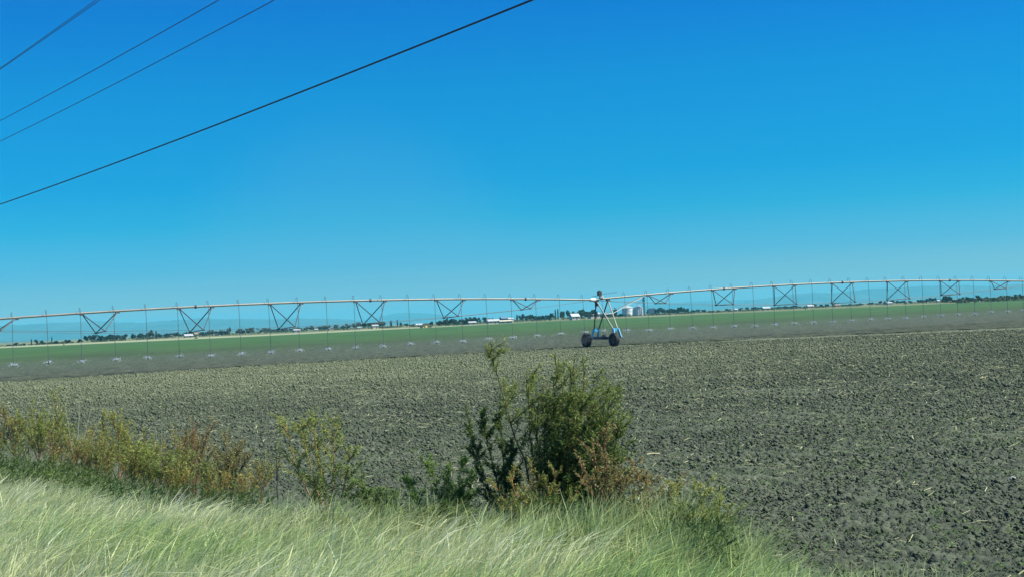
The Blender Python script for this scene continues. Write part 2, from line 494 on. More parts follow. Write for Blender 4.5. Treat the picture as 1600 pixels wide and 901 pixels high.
# loose clods and straw on the tilled soil
def ico():
    t = (1 + 5 ** .5) / 2
    v = np.array([(-1, t, 0), (1, t, 0), (-1, -t, 0), (1, -t, 0), (0, -1, t), (0, 1, t), (0, -1, -t), (0, 1, -t), (t, 0, -1), (t, 0, 1), (-t, 0, -1), (-t, 0, 1)], float)
    f = np.array([(0, 11, 5), (0, 5, 1), (0, 1, 7), (0, 7, 10), (0, 10, 11), (1, 5, 9), (5, 11, 4), (11, 10, 2), (10, 7, 6), (7, 1, 8), (3, 9, 4), (3, 4, 2), (3, 2, 6), (3, 6, 8), (3, 8, 9), (4, 9, 5), (2, 4, 11), (6, 2, 10), (8, 6, 7), (9, 8, 1)])
    return v / np.linalg.norm(v[0]), f
IV, IF = ico()


def scatter_field(n, rmax, p=1.0, amax=23):
    """points on the tilled field; p=2 even per square metre, lower crowds the near ground"""
    u = rng.random(n); r = (13.0 ** p + u * (rmax ** p - 13.0 ** p)) ** (1 / p)
    a = np.radians(rng.uniform(-amax, amax, n))
    x = r * np.sin(a); y = r * np.cos(a)
    k = (frame_m(x, y) > EDGE) & (y < wet_edge(x) - 1)
    return x[k], y[k]


def loose_clods():
    CV = np.array([(a, b, c) for c in (-1, 1) for b in (-1, 1) for a in (-1, 1)], float) * 0.72
    CF = np.array([(0, 2, 3, 1), (4, 5, 7, 6), (0, 1, 5, 4), (2, 6, 7, 3), (0, 4, 6, 2), (1, 3, 7, 5)])
    x, y = scatter_field(300000, 122, 1.15)
    n = len(x)
    s = (0.011 + 0.014 * rng.random(n) + 0.040 * rng.random(n) ** 14) * np.interp(np.hypot(x, y), [14, 30, 60, 120], [.48, .64, .95, 1.3])
    s *= 0.55 + 0.9 * fbm(x * 0.5, y * 0.5, 66)
    v = CV[None] * (1 + 0.45 * rng.uniform(-1, 1, (n, 8, 3)))
    v = v * s[:, None, None] * np.stack([rng.uniform(.7, 1.5, n), rng.uniform(.7, 1.3, n), rng.uniform(.6, 1.1, n)], -1)[:, None]
    tl = rng.normal(0, .5, n); c, q = np.cos(tl)[:, None], np.sin(tl)[:, None]
    vx = v[..., 0] * c - v[..., 2] * q; vz = v[..., 0] * q + v[..., 2] * c; v = np.stack([vx, v[..., 1], vz], -1)
    ang = rng.uniform(0, 6.28, n); c, s_ = np.cos(ang)[:, None], np.sin(ang)[:, None]
    vx = v[..., 0] * c - v[..., 1] * s_; vy = v[..., 0] * s_ + v[..., 1] * c
    v = np.stack([vx + x[:, None], vy + y[:, None], v[..., 2] + 0.02 + 0.6 * s[:, None]], -1)
    f = CF[None] + (np.arange(n) * 8)[:, None, None]
    o = big_mesh("soil_clods", v.reshape(-1, 3), f.reshape(-1, 4), M_soil)
    tag(o, "loose clods of grey soil scattered over the tilled field", "soil clods", kind="stuff")
loose_clods()


def straw():
    x, y = scatter_field(24000, 126, 1.9)
    k = fbm(x * 0.12, y * 0.12, 91) + 0.35 * rng.random(len(x)) + np.interp(np.hypot(x, y), [40, 110], [-.04, .06]) > 0.58
    x, y = x[k], y[k]; n = len(x)
    L_ = rng.uniform(0.05, 0.24, n) * np.interp(np.hypot(x, y), [20, 100], [.7, 1.8]); w = rng.uniform(0.003, 0.009, n) * np.interp(np.hypot(x, y), [20, 50, 110], [.8, 1.6, 3.2])
    a = rng.uniform(0, math.pi, n); dx, dy = np.cos(a) * L_ / 2, np.sin(a) * L_ / 2
    nx, ny = -np.sin(a) * w, np.cos(a) * w
    z = rng.uniform(0.0, 0.05, n); dz = rng.uniform(-.02, .03, n)
    P = lambda sx, sn, zz: np.stack([x + sx * dx + sn * nx, y + sx * dy + sn * ny, z + zz], -1)
    v = np.stack([P(-1, -1, 0.012 - dz), P(1, -1, dz + .012), P(1, 1, dz + .018), P(-1, 1, 0.018 - dz)], 1)
    f = np.arange(n * 4).reshape(n, 4)
    base = np.array([0.50, 0.49, 0.27]) * rng.uniform(0.45, 1.15, (n, 1))
    o = big_mesh("straw_litter", v.reshape(-1, 3), f, M_grass, np.repeat(base, 4, 0))
    tag(o, "bits of pale straw and stubble lying on the tilled soil", "straw", kind="stuff")
straw()


def seedlings():
    """sparse green weeds coming up in the tilled soil"""
    x, y = scatter_field(16000, 70, 1.3)
    k = fbm(x * 0.25, y * 0.25, 191) + 0.3 * rng.random(len(x)) > 0.60
    x, y = x[k], y[k]; n = len(x); b = 5
    X = np.repeat(x, b); Y = np.repeat(y, b); N_ = n * b
    a = rng.uniform(0, 6.28, N_); L_ = rng.uniform(0.015, 0.05, N_); w = L_ * 0.22
    dx, dy = np.cos(a) * L_, np.sin(a) * L_; nx, ny = -np.sin(a) * w, np.cos(a) * w
    z0 = 0.015
    v = np.stack([np.stack([X, Y, np.full(N_, z0)], -1), np.stack([X + dx * .5 + nx, Y + dy * .5 + ny, z0 + L_ * .6], -1),
                  np.stack([X + dx, Y + dy, z0 + L_ * .7], -1), np.stack([X + dx * .5 - nx, Y + dy * .5 - ny, z0 + L_ * .6], -1)], 1)
    t = np.array([0.13, 0.21, 0.07]) * rng.uniform(.6, 1.2, (N_, 1))
    o = big_mesh("weed_seedlings", v.reshape(-1, 3), np.arange(N_ * 4).reshape(-1, 4), M_leaf, np.repeat(t, 4, 0))
    tag(o, "tiny green weed seedlings dotted over the tilled soil", "seedlings", kind="stuff")
seedlings()


# ------------------------------------------------------------------ verge grass
def blades(name, x, y, h, w, lean, col0, col1, label, segs=4, curl=0.5, zoff=0.0):
    """grass blades: root colour col0 and tip colour col1, leaning along lean (unit-less vector per blade)"""
    n = len(x); z = verge_z(frame_m(x, y)) + zoff
    a = np.arctan2(lean[:, 1], lean[:, 0]) + math.pi / 2 + rng.normal(0, 0.55, n)
    wx, wy = np.cos(a) * w, np.sin(a) * w
    V = np.zeros((n, segs * 2, 3)); T = np.zeros((n, segs * 2, 3))
    for k in range(segs):
        s = k / (segs - 1)
        off = lean * (s ** (1 + curl * 1.6))[..., None] if np.ndim(s) else lean * (s ** (1 + curl * 1.6))
        cx = x + off[:, 0] * h; cy = y + off[:, 1] * h
        ln = np.hypot(off[:, 0], off[:, 1])
        cz = z + h * s * np.sqrt(np.clip(1 - 0.45 * ln * ln, 0.15, 1)) - 0.02
        ww = (1 - s) ** 0.6 * (0.7 + 0.6 * s) + 0.12
        V[:, 2 * k] = np.stack([cx - wx * ww, cy - wy * ww, cz], -1)
        V[:, 2 * k + 1] = np.stack([cx + wx * ww, cy + wy * ww, cz], -1)
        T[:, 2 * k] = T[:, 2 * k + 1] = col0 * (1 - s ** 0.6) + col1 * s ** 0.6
    q = np.array([(2 * k, 2 * k + 1, 2 * k + 3, 2 * k + 2) for k in range(segs - 1)])
    f = q[None] + (np.arange(n) * segs * 2)[:, None, None]
    o = big_mesh(name, V.reshape(-1, 3), f.reshape(-1, 4), M_grass, T.reshape(-1, 3))
    tag(o, label, "grass", kind="stuff")
    return o


def grass_limit(t):
    """how far the grass reaches towards the field along the road"""
    return np.interp(t, [0, 8, 10.2, 12.3, 15.2, 16.2, 17.4, 19.4, 24.6, 60], [7.6, 8.0, 8.8, 9.8, 9.8, 8.6, 7.6, 6.5, 6.1, 6.1])


def sample_verge(n, m0, tmin=2.0, tmax=52):
    # more blades nearer the camera
    t = tmin + (tmax - tmin) * rng.random(n) ** 1.25
    lim = grass_limit(t) + np.interp(t, [10, 13], [.8, 2.2]) * (fbm(t * 0.8, t * 0, 13) - 0.5) + 0.5 * rng.random(n) ** 3
    m = m0 + (lim - m0) * rng.random(n)
    x = RN[0] * m + RD[0] * t; y = RN[1] * m + RD[1] * t
    k = (np.abs(x / np.maximum(y, .1)) < 0.40) & (y > 4)
    return x[k], y[k], m[k], t[k], lim[k]


def verge_grass():
    # main stand of pale drying grass, in tussocks
    x, y, m, t, lim = sample_verge(270000, 1.0)
    keep = (fbm(x * 1.3, y * 1.3, 221) + 0.25 * rng.random(len(x)) > 0.46); x, y, m, t, lim = x[keep], y[keep], m[keep], t[keep], lim[keep]
    n = len(x)
    cx = np.round(x / 0.16 + 3 * fbm(x * 2, y * 2, 3)); cy = np.round(y / 0.16 + 3 * fbm(x * 2, y * 2, 5))
    tus = h2(cx, cy, 19); tus2 = h2(cx, cy, 20)
    cl = fbm(x * 0.9, y * 0.9, 23); cl2 = fbm(x * 0.32, y * 0.32, 29)
    h = (0.15 + 0.24 * rng.random(n) ** 1.3) * (0.45 + 0.75 * cl + 0.65 * tus) * np.interp(lim - m, [0, 0.8], [0.75, 1]) * np.interp(t, [8, 14, 18], [1.3, 1.25, 1.0])
    w = (rng.uniform(0.0028, 0.0065, n) + 0.006 * (rng.random(n) < .10)) * np.interp(t, [6, 12, 30], [0.85, 1.0, 1.7])
    lean = np.stack([rng.normal(0.58, 0.26, n) + 0.5 * (tus - .5), rng.normal(0.02, 0.25, n) + 0.5 * (tus2 - .5)], -1)
    fresh = np.clip((cl2 - 0.50) * 4 + (fbm(x * 1.6, y * 1.6, 131) - .47) * 2.5 + np.interp(t - 0.55 * m, [5.5, 7.2, 9.2], [0.70, 0.42, -0.12]) + np.interp(lim - m, [0, 1.2], [0.75, 0.0]) + .25 * (tus - .5), 0, 1)[:, None]
    fresh = np.clip(fresh + rng.normal(0, 0.16, (n, 1)), 0, 1)
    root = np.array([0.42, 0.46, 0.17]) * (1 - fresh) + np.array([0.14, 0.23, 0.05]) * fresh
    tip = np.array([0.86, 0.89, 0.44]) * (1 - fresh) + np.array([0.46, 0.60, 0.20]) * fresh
    br = rng.uniform(0.52, 1.38, (n, 1)) * (0.78 + 0.6 * tus2[:, None])
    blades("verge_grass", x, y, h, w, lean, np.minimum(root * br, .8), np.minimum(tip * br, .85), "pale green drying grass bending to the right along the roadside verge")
    # taller fresh blades growing up among the weeds
    n = 60000; t = 7 + 33 * rng.random(n) ** 1.7; lim = grass_limit(t); m = lim - 1.1 + 2.6 * rng.random(n) ** 1.25
    x = RN[0] * m + RD[0] * t; y = RN[1] * m + RD[1] * t
    k = (fbm(x * 1.5, y * 1.5, 311) > 0.47) & (m < np.interp(t, [8, 10.4, 12.5], [8.4, 9.2, 10.3])) & (rng.random(n) < np.interp(t, [15.5, 18], [1, .25])); x, y, t = x[k], y[k], t[k]; n = len(x)
    g = rng.random((n, 1)); br = rng.uniform(.6, 1.2, (n, 1))
    lean = np.stack([rng.normal(0.45, 0.3, n), rng.normal(0, 0.3, n)], -1)
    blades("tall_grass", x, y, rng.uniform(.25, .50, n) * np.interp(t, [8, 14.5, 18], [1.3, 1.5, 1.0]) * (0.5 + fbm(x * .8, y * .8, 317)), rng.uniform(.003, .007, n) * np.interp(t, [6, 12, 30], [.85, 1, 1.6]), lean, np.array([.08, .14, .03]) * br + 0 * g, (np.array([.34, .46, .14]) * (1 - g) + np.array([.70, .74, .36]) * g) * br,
           "taller loose green grass growing up among the feet of the weeds")
    # finer seed stalks with a pale head above it
    x, y, m, t, lim = sample_verge(7000, 2.2)
    k = (fbm(x * 0.5, y * 0.5, 37) > 0.40) & (lim - m > 0.3); x, y, t = x[k], y[k], t[k]; n = len(x)
    h = rng.uniform(0.26, 0.50, n); lean = np.stack([rng.normal(0.6, 0.25, n), rng.normal(0.05, 0.25, n)], -1)
    c0 = np.tile([0.34, 0.38, 0.15], (n, 1)); c1 = np.tile([0.78, 0.82, 0.52], (n, 1)) * rng.uniform(.75, 1.05, (n, 1))
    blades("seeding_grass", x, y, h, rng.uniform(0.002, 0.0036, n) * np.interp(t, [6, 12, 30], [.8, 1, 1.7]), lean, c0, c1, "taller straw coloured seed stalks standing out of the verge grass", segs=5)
verge_grass()


# ------------------------------------------------------------------ weeds
def leaf_quads(P, D, L_, W, fold=0.0):
    """kite leaves at P along unit D"""
    n = len(P)
    r = rng.normal(size=(n, 3)); S = np.cross(D, r); S /= np.linalg.norm(S, axis=1, keepdims=True) + 1e-9
    L_ = L_[:, None]; W = W[:, None]
    sag = np.array([0, 0, -1.0]) * L_ * 0.12
    return np.stack([P, P + D * L_ * 0.45 + S * W, P + D * L_ + sag, P + D * L_ * 0.45 - S * W], 1)


def weed(name, base, stems, label, cat, group=None, leaf=(0.035, 0.006), nleaf=4000, side=14, side_len=0.30, tip_col=(0.30, 0.33, 0.10), low_col=(0.07, 0.14, 0.04),
         stem_col=(0.30, 0.14, 0.07), stem_r=0.010, droop=0.0, leaf_start=0.15, sub=2, up=0.55, lean=(0.12, 0.0)):
    """a weed: stems is a list of polylines (points relative to base); side shoots and leaves are grown along them"""
    base = np.array(base, float)
    root = empty(name, base)
    tip_col = np.array(tip_col) * np.array([1.2, 1.22, 1.0]); low_col = np.array(low_col) * np.array([1.0, 1.2, 1.0]); stem_col = np.array(stem_col) * 0.85
    mb_v = []; mb_f = []; mb_c = []; nv = 0
    tw = []   # twigs for leaves: (points, weight)

    def add_tube(pts, r0, r1, col):
        nonlocal nv
        pts = np.array(pts); k = len(pts); nn = 5
        vs = []
        for i in range(k):
            d = pts[min(i + 1, k - 1)] - pts[max(i - 1, 0)]; d = d / (np.linalg.norm(d) + 1e-9)
            a = np.cross(d, (0.3, 0.9, 0.1)); a /= np.linalg.norm(a) + 1e-9; b = np.cross(d, a)
            r = r0 + (r1 - r0) * i / (k - 1)
            for j in range(nn):
                th = 2 * math.pi * j / nn
                vs.append(pts[i] + r * (a * math.cos(th) + b * math.sin(th)))
        mb_v.extend(vs); mb_c.extend([col] * len(vs))
        mb_f.extend([(nv + i * nn + j, nv + (i + 1) * nn + j, nv + (i + 1) * nn + (j + 1) % nn, nv + i * nn + (j + 1) % nn) for i in range(k - 1) for j in range(nn)])
        nv += len(vs)

    sc = np.array(stem_col)
    for st in stems:
        st = np.array(st, float)
        # resample smoothly
        tt = np.linspace(0, 1, 14); seg = np.r_[0, np.cumsum(np.linalg.norm(np.diff(st, axis=0), axis=1))]; Ls = seg[-1]
        pts = np.stack([np.interp(tt * Ls, seg, st[:, c]) for c in range(3)], -1)
        pts[1:-1] = 0.25 * pts[:-2] + 0.5 * pts[1:-1] + 0.25 * pts[2:]
        pts[1:-1] += rng.normal(0, 0.008 * Ls, (12, 3)) * 0.6
        add_tube(base + pts, stem_r, stem_r * 0.3, sc * rng.uniform(.8, 1.2))
        tw.append((pts[3:], 0.8))
        for k in range(side):
            s = rng.uniform(leaf_start, 0.97); i = s * 13; i0 = min(int(i), 12); p = pts[i0] + (pts[i0 + 1] - pts[i0]) * (i - i0)
            d0 = pts[min(i0 + 2, 13)] - pts[max(i0 - 1, 0)]; d0 /= np.linalg.norm(d0)
            az = rng.uniform(0, 6.28); o = np.array([math.cos(az) + lean[0], math.sin(az), 0.1])
            d = d0 * up + o * (1 - up); d /= np.linalg.norm(d)
            ln = side_len * rng.uniform(.45, 1.15) * (1.15 - 0.75 * s) * 1.2
            q = [p]
            for j in range(5):
                d = d + np.array([0, 0, 0.10 - droop * 0.3]) + rng.normal(0, .08, 3); d /= np.linalg.norm(d); q.append(q[-1] + d * ln / 5)
            q = np.array(q); add_tube(base + q, stem_r * 0.38, stem_r * 0.15, sc * rng.uniform(.7, 1.2)); tw.append((q, 1.0))
            for _ in range(sub):
                jj = rng.integers(1, 5); az = rng.uniform(0, 6.28); o = np.array([math.cos(az), math.sin(az), 0.2])
                dd = (q[jj] - q[jj - 1]); dd /= np.linalg.norm(dd); dd = dd * .6 + o * .5; dd /= np.linalg.norm(dd)
                l2 = ln * rng.uniform(.3, .55); q2 = np.array([q[jj] + dd * l2 * u + np.array([0, 0, .08 * l2 * u * u]) for u in (0, .35, .7, 1)])
                add_tube(base + q2, stem_r * 0.22, stem_r * 0.1, sc * rng.uniform(.7, 1.2)); tw.append((q2, .8))
    st_o = big_mesh("stem", np.array(mb_v), np.array(mb_f), M_stem, np.array(mb_c), True, root)
    if nleaf:
        lens = np.array([np.linalg.norm(np.diff(q, axis=0), axis=1).sum() * w for q, w in tw]); cnt = rng.multinomial(nleaf, lens / lens.sum())
        P = []; D = []
        for (q, w), c in zip(tw, cnt):
            if c == 0: continue
            s = rng.random(c) ** 0.8 * (len(q) - 1); i = np.minimum(s.astype(int), len(q) - 2); fr = (s - i)[:, None]
            P.append(q[i] * (1 - fr) + q[i + 1] * fr)
            d = q[i + 1] - q[i]; d /= np.linalg.norm(d, axis=1, keepdims=True) + 1e-9
            o = rng.normal(size=(c, 3)); o /= np.linalg.norm(o, axis=1, keepdims=True); d = d * 0.65 + o * 0.75; D.append(d / np.linalg.norm(d, axis=1, keepdims=True))
        P = np.concatenate(P); D = np.concatenate(D); n = len(P)
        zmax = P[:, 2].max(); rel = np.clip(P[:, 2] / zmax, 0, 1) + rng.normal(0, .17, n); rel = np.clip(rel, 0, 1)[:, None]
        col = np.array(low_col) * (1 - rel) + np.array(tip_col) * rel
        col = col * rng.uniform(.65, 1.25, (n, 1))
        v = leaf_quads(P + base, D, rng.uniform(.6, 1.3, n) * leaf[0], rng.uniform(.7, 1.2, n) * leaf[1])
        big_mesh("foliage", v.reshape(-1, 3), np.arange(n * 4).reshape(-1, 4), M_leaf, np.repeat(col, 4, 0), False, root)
    tag(root, label, cat, group)
    return root


def gpt(x, m):
    """ground point of the verge seen in picture column x, m metres across from the road axis"""
    u = (x - 800) / F
    Y = m / (RN[0] * u + RN[1])
    return np.array([u * Y, Y, float(verge_z(m)) - 0.02])


def stem_to(base, x, y, dy=0.0, bend=(0, 0), n=3):
    """stem ending where the picture shows its tip at pixel x, y (dy metres nearer or farther than its base)"""
    tip = at(x, y, base[1] + dy) - base
    pts = [np.zeros(3)]
    for k in range(1, n):
        s = k / n; pts.append(tip * s + np.array([bend[0], bend[1], 0]) * math.sin(math.pi * s))
    pts.append(tip); return pts


# the tall bush in the middle of the picture
B = gpt(838, 10.1)
bush_stems = [stem_to(B, 763, 538, 0.15, (-.02, 0)), stem_to(B, 822, 582, -0.2, (-.05, .05)), stem_to(B, 868, 556, 0.2, (0.02, 0)), stem_to(B, 898, 560, -.1, (.03, .05)),
              stem_to(B, 928, 583, .25, (.16, 0)), stem_to(B, 953, 622, -.3, (.22, 0)), stem_to(B, 946, 665, .3, (.25, 0)), stem_to(B, 915, 570, -.2, (.10, 0)), stem_to(B, 905, 615, .2, (.14, 0)), stem_to(B, 925, 640, 0, (.18, 0)), stem_to(B, 862, 620, .3, (.04, 0)), stem_to(B, 890, 660, -.2, (.10, 0)), stem_to(B, 838, 640, .1, (-.02, 0)), stem_to(B, 848, 600, -.1, (0, 0)), stem_to(B, 968, 640, .1, (.30, .1)), stem_to(B, 962, 690, -.2, (.30, 0)), stem_to(B, 880, 600, .5, (0, 0)), stem_to(B, 955, 598, .1, (.10, 0)),
              stem_to(B, 900, 640, -.4, (.05, 0))]
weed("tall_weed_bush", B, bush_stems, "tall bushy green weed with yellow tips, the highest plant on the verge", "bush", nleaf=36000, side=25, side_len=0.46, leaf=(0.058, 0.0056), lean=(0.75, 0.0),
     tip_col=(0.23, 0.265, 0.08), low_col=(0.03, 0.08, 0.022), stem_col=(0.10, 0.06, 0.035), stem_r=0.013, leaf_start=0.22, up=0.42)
B2 = gpt(775, 9.9)
weed("weed", B2, [stem_to(B2, 781, 616, .1), stem_to(B2, 752, 640, -.1), stem_to(B2, 728, 632, .2, (-.06, 0)), stem_to(B2, 800, 690, -.2)], "dark upright weed with spiky branches left of the tall bush", "weed",
     nleaf=15000, side=18, side_len=0.26, tip_col=(0.12, 0.16, 0.06), low_col=(0.045, 0.085, 0.035), stem_col=(0.06, 0.05, 0.04), leaf=(0.04, 0.0055), up=.45)
B3 = gpt(690, 9.1)
weed("weed", B3, [stem_to(B3, 668, 722, .1), stem_to(B3, 700, 728, -.1), stem_to(B3, 722, 716, .2), stem_to(B3, 640, 752, .1, (-.1, 0)), stem_to(B3, 740, 740, 0)], "low dark green leafy weed in front of the tall bush, lower left", "weed",
     nleaf=8000, side=15, side_len=0.24, tip_col=(0.15, 0.22, 0.065), low_col=(0.035, 0.09, 0.03), stem_col=(0.10, 0.10, 0.05), leaf=(0.055, 0.0055), up=.5)
B4 = gpt(940, 9.9)
weed("weed", B4, [stem_to(B4, 943, 672, .1), stem_to(B4, 905, 712, -.1), stem_to(B4, 968, 722, .2, (.05, 0)), stem_to(B4, 925, 690, .3)], "red stemmed weed with reddish leaves at the right foot of the tall bush", "weed",
     nleaf=5500, side=16, side_len=0.34, tip_col=(0.27, 0.21, 0.10), low_col=(0.14, 0.16, 0.06), stem_col=(0.30, 0.075, 0.06), leaf=(0.035, 0.006), up=.45)
B5 = gpt(1000, 10.0)
weed("weed", B5, [stem_to(B5, 1010, 735, 0), stem_to(B5, 975, 745, .1), stem_to(B5, 1045, 750, -.1, (.05, 0)), stem_to(B5, 990, 720, .2)], "rust brown drying weed right of the red stemmed one", "weed",
     nleaf=5500, side=16, side_len=0.34, tip_col=(0.28, 0.22, 0.10), low_col=(0.17, 0.16, 0.06), stem_col=(0.26, 0.13, 0.06), leaf=(0.035, 0.006), up=.3)
B6 = gpt(1075, 10.1)
weed("weed", B6, [stem_to(B6, 1090, 752, 0, (.05, 0)), stem_to(B6, 1118, 762, .1, (.1, 0)), stem_to(B6, 1050, 752, .1), stem_to(B6, 1140, 790, -.1, (.1, 0)), stem_to(B6, 1100, 800, -.3, (.1, 0))], "yellow green weed spreading to the right, last before the bare soil", "weed",
     nleaf=6500, side=15, side_len=0.32, tip_col=(0.30, 0.31, 0.11), low_col=(0.12, 0.18, 0.06), stem_col=(0.24, 0.18, 0.08), leaf=(0.04, 0.006), up=.3)
B7 = gpt(810, 9.6)
weed("weed", B7, [stem_to(B7, 796, 735, 0), stem_to(B7, 830, 728, .2), stem_to(B7, 770, 752, .1), stem_to(B7, 868, 735, .2, (.05, 0)), stem_to(B7, 905, 760, .1, (.06, 0))], "weed with orange red stems in front of the tall bush", "weed",
     nleaf=6500, side=15, side_len=0.32, tip_col=(0.27, 0.26, 0.09), low_col=(0.12, 0.19, 0.05), stem_col=(0.40, 0.14, 0.07), leaf=(0.036, 0.006), up=.45)
# the tall thin weed left of the middle
B8 = gpt(498, 8.7)
weed("weed", B8, [stem_to(B8, 487, 652, 0), stem_to(B8, 447, 660, .2, (-.12, 0)), stem_to(B8, 520, 655, .2, (.04, 0)), stem_to(B8, 470, 650, -.2, (-.05, 0)), stem_to(B8, 545, 700, .1, (.08, 0))],
     "tall open weed with orange stems, standing alone left of the tall bush", "weed", nleaf=8500, side=17, side_len=0.40, tip_col=(0.28, 0.31, 0.10), low_col=(0.11, 0.17, 0.06), stem_col=(0.42, 0.22, 0.09), leaf=(0.042, 0.006), up=.45)
B9 = gpt(575, 8.8)
weed("weed", B9, [stem_to(B9, 562, 755, 0), stem_to(B9, 590, 770, .1), stem_to(B9, 548, 775, .1), stem_to(B9, 615, 778, 0)], "low dark green weed between the lone open weed and the tall bush", "weed",
     nleaf=4500, side=12, side_len=0.26, tip_col=(0.16, 0.21, 0.07), low_col=(0.035, 0.10, 0.035), stem_col=(0.16, 0.08, 0.05), leaf=(0.05, 0.006), up=.4)
# the belt of weeds at the left
left = [
    (12, 8.9, [(2, 640), (-12, 655), (20, 662), (35, 668)], "reddish green weed at the left edge of the picture", (0.26, 0.24, 0.08), (0.12, 0.13, 0.05), (0.26, 0.07, 0.05), 5500),
    (50, 8.7, [(30, 655), (48, 640), (66, 650), (76, 662)], "dense yellow green weed, second from the left edge", (0.31, 0.33, 0.08), (0.10, 0.16, 0.04), (0.22, 0.10, 0.05), 6500),
    (86, 8.6, [(84, 620), (92, 650), (72, 668), (104, 672)], "yellow green weed with one tall curled tip near the left edge", (0.30, 0.32, 0.09), (0.10, 0.15, 0.04), (0.20, 0.13, 0.06), 5000),
    (172, 8.4, [(176, 652), (160, 660), (190, 662), (200, 690)], "yellow green weed with a reddish middle, between two bare dry stalks", (0.31, 0.31, 0.09), (0.12, 0.17, 0.05), (0.28, 0.12, 0.06), 7000),
    (135, 8.2, [(130, 700), (150, 712), (118, 706)], "low olive weed in front of the pale bare stalk", (0.22, 0.25, 0.08), (0.08, 0.13, 0.04), (0.18, 0.10, 0.05), 3500),
    (216, 8.1, [(214, 706), (232, 716), (200, 712), (246, 712)], "bright green low weed left of the rust red one", (0.25, 0.30, 0.07), (0.08, 0.15, 0.04), (0.16, 0.12, 0.05), 4500),
    (292, 8.5, [(306, 668), (290, 682), (326, 672), (280, 700)], "rust red weed in the middle of the left belt of weeds", (0.27, 0.20, 0.09), (0.15, 0.17, 0.06), (0.32, 0.09, 0.06), 4000),
    (270, 8.0, [(262, 728), (282, 735), (250, 738)], "low green weed below the rust red one", (0.22, 0.27, 0.07), (0.07, 0.13, 0.04), (0.2, 0.1, 0.05), 3500),
    (345, 8.4, [(350, 690), (372, 700), (335, 702), (384, 720)], "brownish drying weed right of the rust red one", (0.25, 0.22, 0.10), (0.12, 0.14, 0.06), (0.22, 0.11, 0.07), 4000),
]
for (x, m, tips, lab, tc_, lc, scol, nl) in left:
    b = gpt(x, m)
    weed("weed", b, [stem_to(b, tx, ty, rng.uniform(-.3, .3), (rng.uniform(-.08, .08), 0)) for tx, ty in tips], lab, "weed", "weeds along the left of the verge",
         nleaf=int(nl * 0.52), side=15, sub=1, side_len=0.52, tip_col=tc_, low_col=lc, stem_col=np.array(scol) * .75, leaf=(0.062, 0.0058), stem_r=0.012, up=.66)
# loose small weeds that close the gaps of the left belt
for (x, m, h_) in [(20, 7.6, .62), (62, 7.4, .7), (110, 7.3, .66), (128, 8.6, .75), (150, 7.6, .7), (196, 7.4, .62), (236, 8.5, .7), (252, 7.4, .6), (262, 8.7, .75), (318, 7.6, .55), (330, 8.6, .55), (366, 8.0, .5), (-14, 7.6, .8), (392, 8.7, .5), (34, 8.2, .8), (74, 8.0, .75), (98, 7.9, .7), (142, 8.4, .8), (162, 7.9, .75), (182, 8.0, .7), (208, 8.6, .75), (226, 7.9, .7), (280, 8.2, .65), (304, 8.0, .6)]:
    b = gpt(x, m); st = []
    for k in range(4):
        a = rng.uniform(-.35, .45); hh = h_ * rng.uniform(.45, 1.35); st.append([(0, 0, 0), (a * hh * .4, rng.uniform(-.1, .1), hh * .55), (a * hh + .1 * hh, rng.uniform(-.2, .2), hh)])
    g = rng.random()
    weed("weed", b, st, "small loose olive weed closing a gap in the belt of weeds at the left", "weed", "small weeds in the left belt", nleaf=int(rng.uniform(450, 1100)), side=10, sub=1, side_len=.42, tip_col=(.25 + .08 * g, .30, .09), low_col=(.10 + .04 * g, .16, .05),
         stem_col=(.16 + .12 * g, .12, .06), leaf=(.062, .0058), stem_r=.009, up=.66)
# bare dry stalks
for (x, m, tips, lab, scol) in [
    (106, 8.2, [(101, 628), (145, 628), (164, 632), (126, 618)], "pale bare branching stalk among the yellow green weeds at the left", (0.42, 0.40, 0.30)),
    (240, 8.0, [(243, 668), (286, 660), (252, 672), (275, 684)], "grey bare stalk with forked twigs left of the rust red weed", (0.30, 0.29, 0.22)),
    (420, 8.7, [(384, 722), (432, 690), (438, 700)], "thin dark dead stalk left of the lone open weed", (0.05, 0.045, 0.05))]:
    b = gpt(x, m)
    weed("dry_stalk", b, [stem_to(b, tx, ty, rng.uniform(-.2, .2), (rng.uniform(-.03, .03), 0)) for tx, ty in tips], lab, "dry stalk", "bare dry stalks",
         nleaf=120, side=5, side_len=0.22, tip_col=(.2, .2, .1), low_col=(.2, .18, .1), stem_col=scol, stem_r=0.010, leaf=(0.03, 0.004), sub=1)


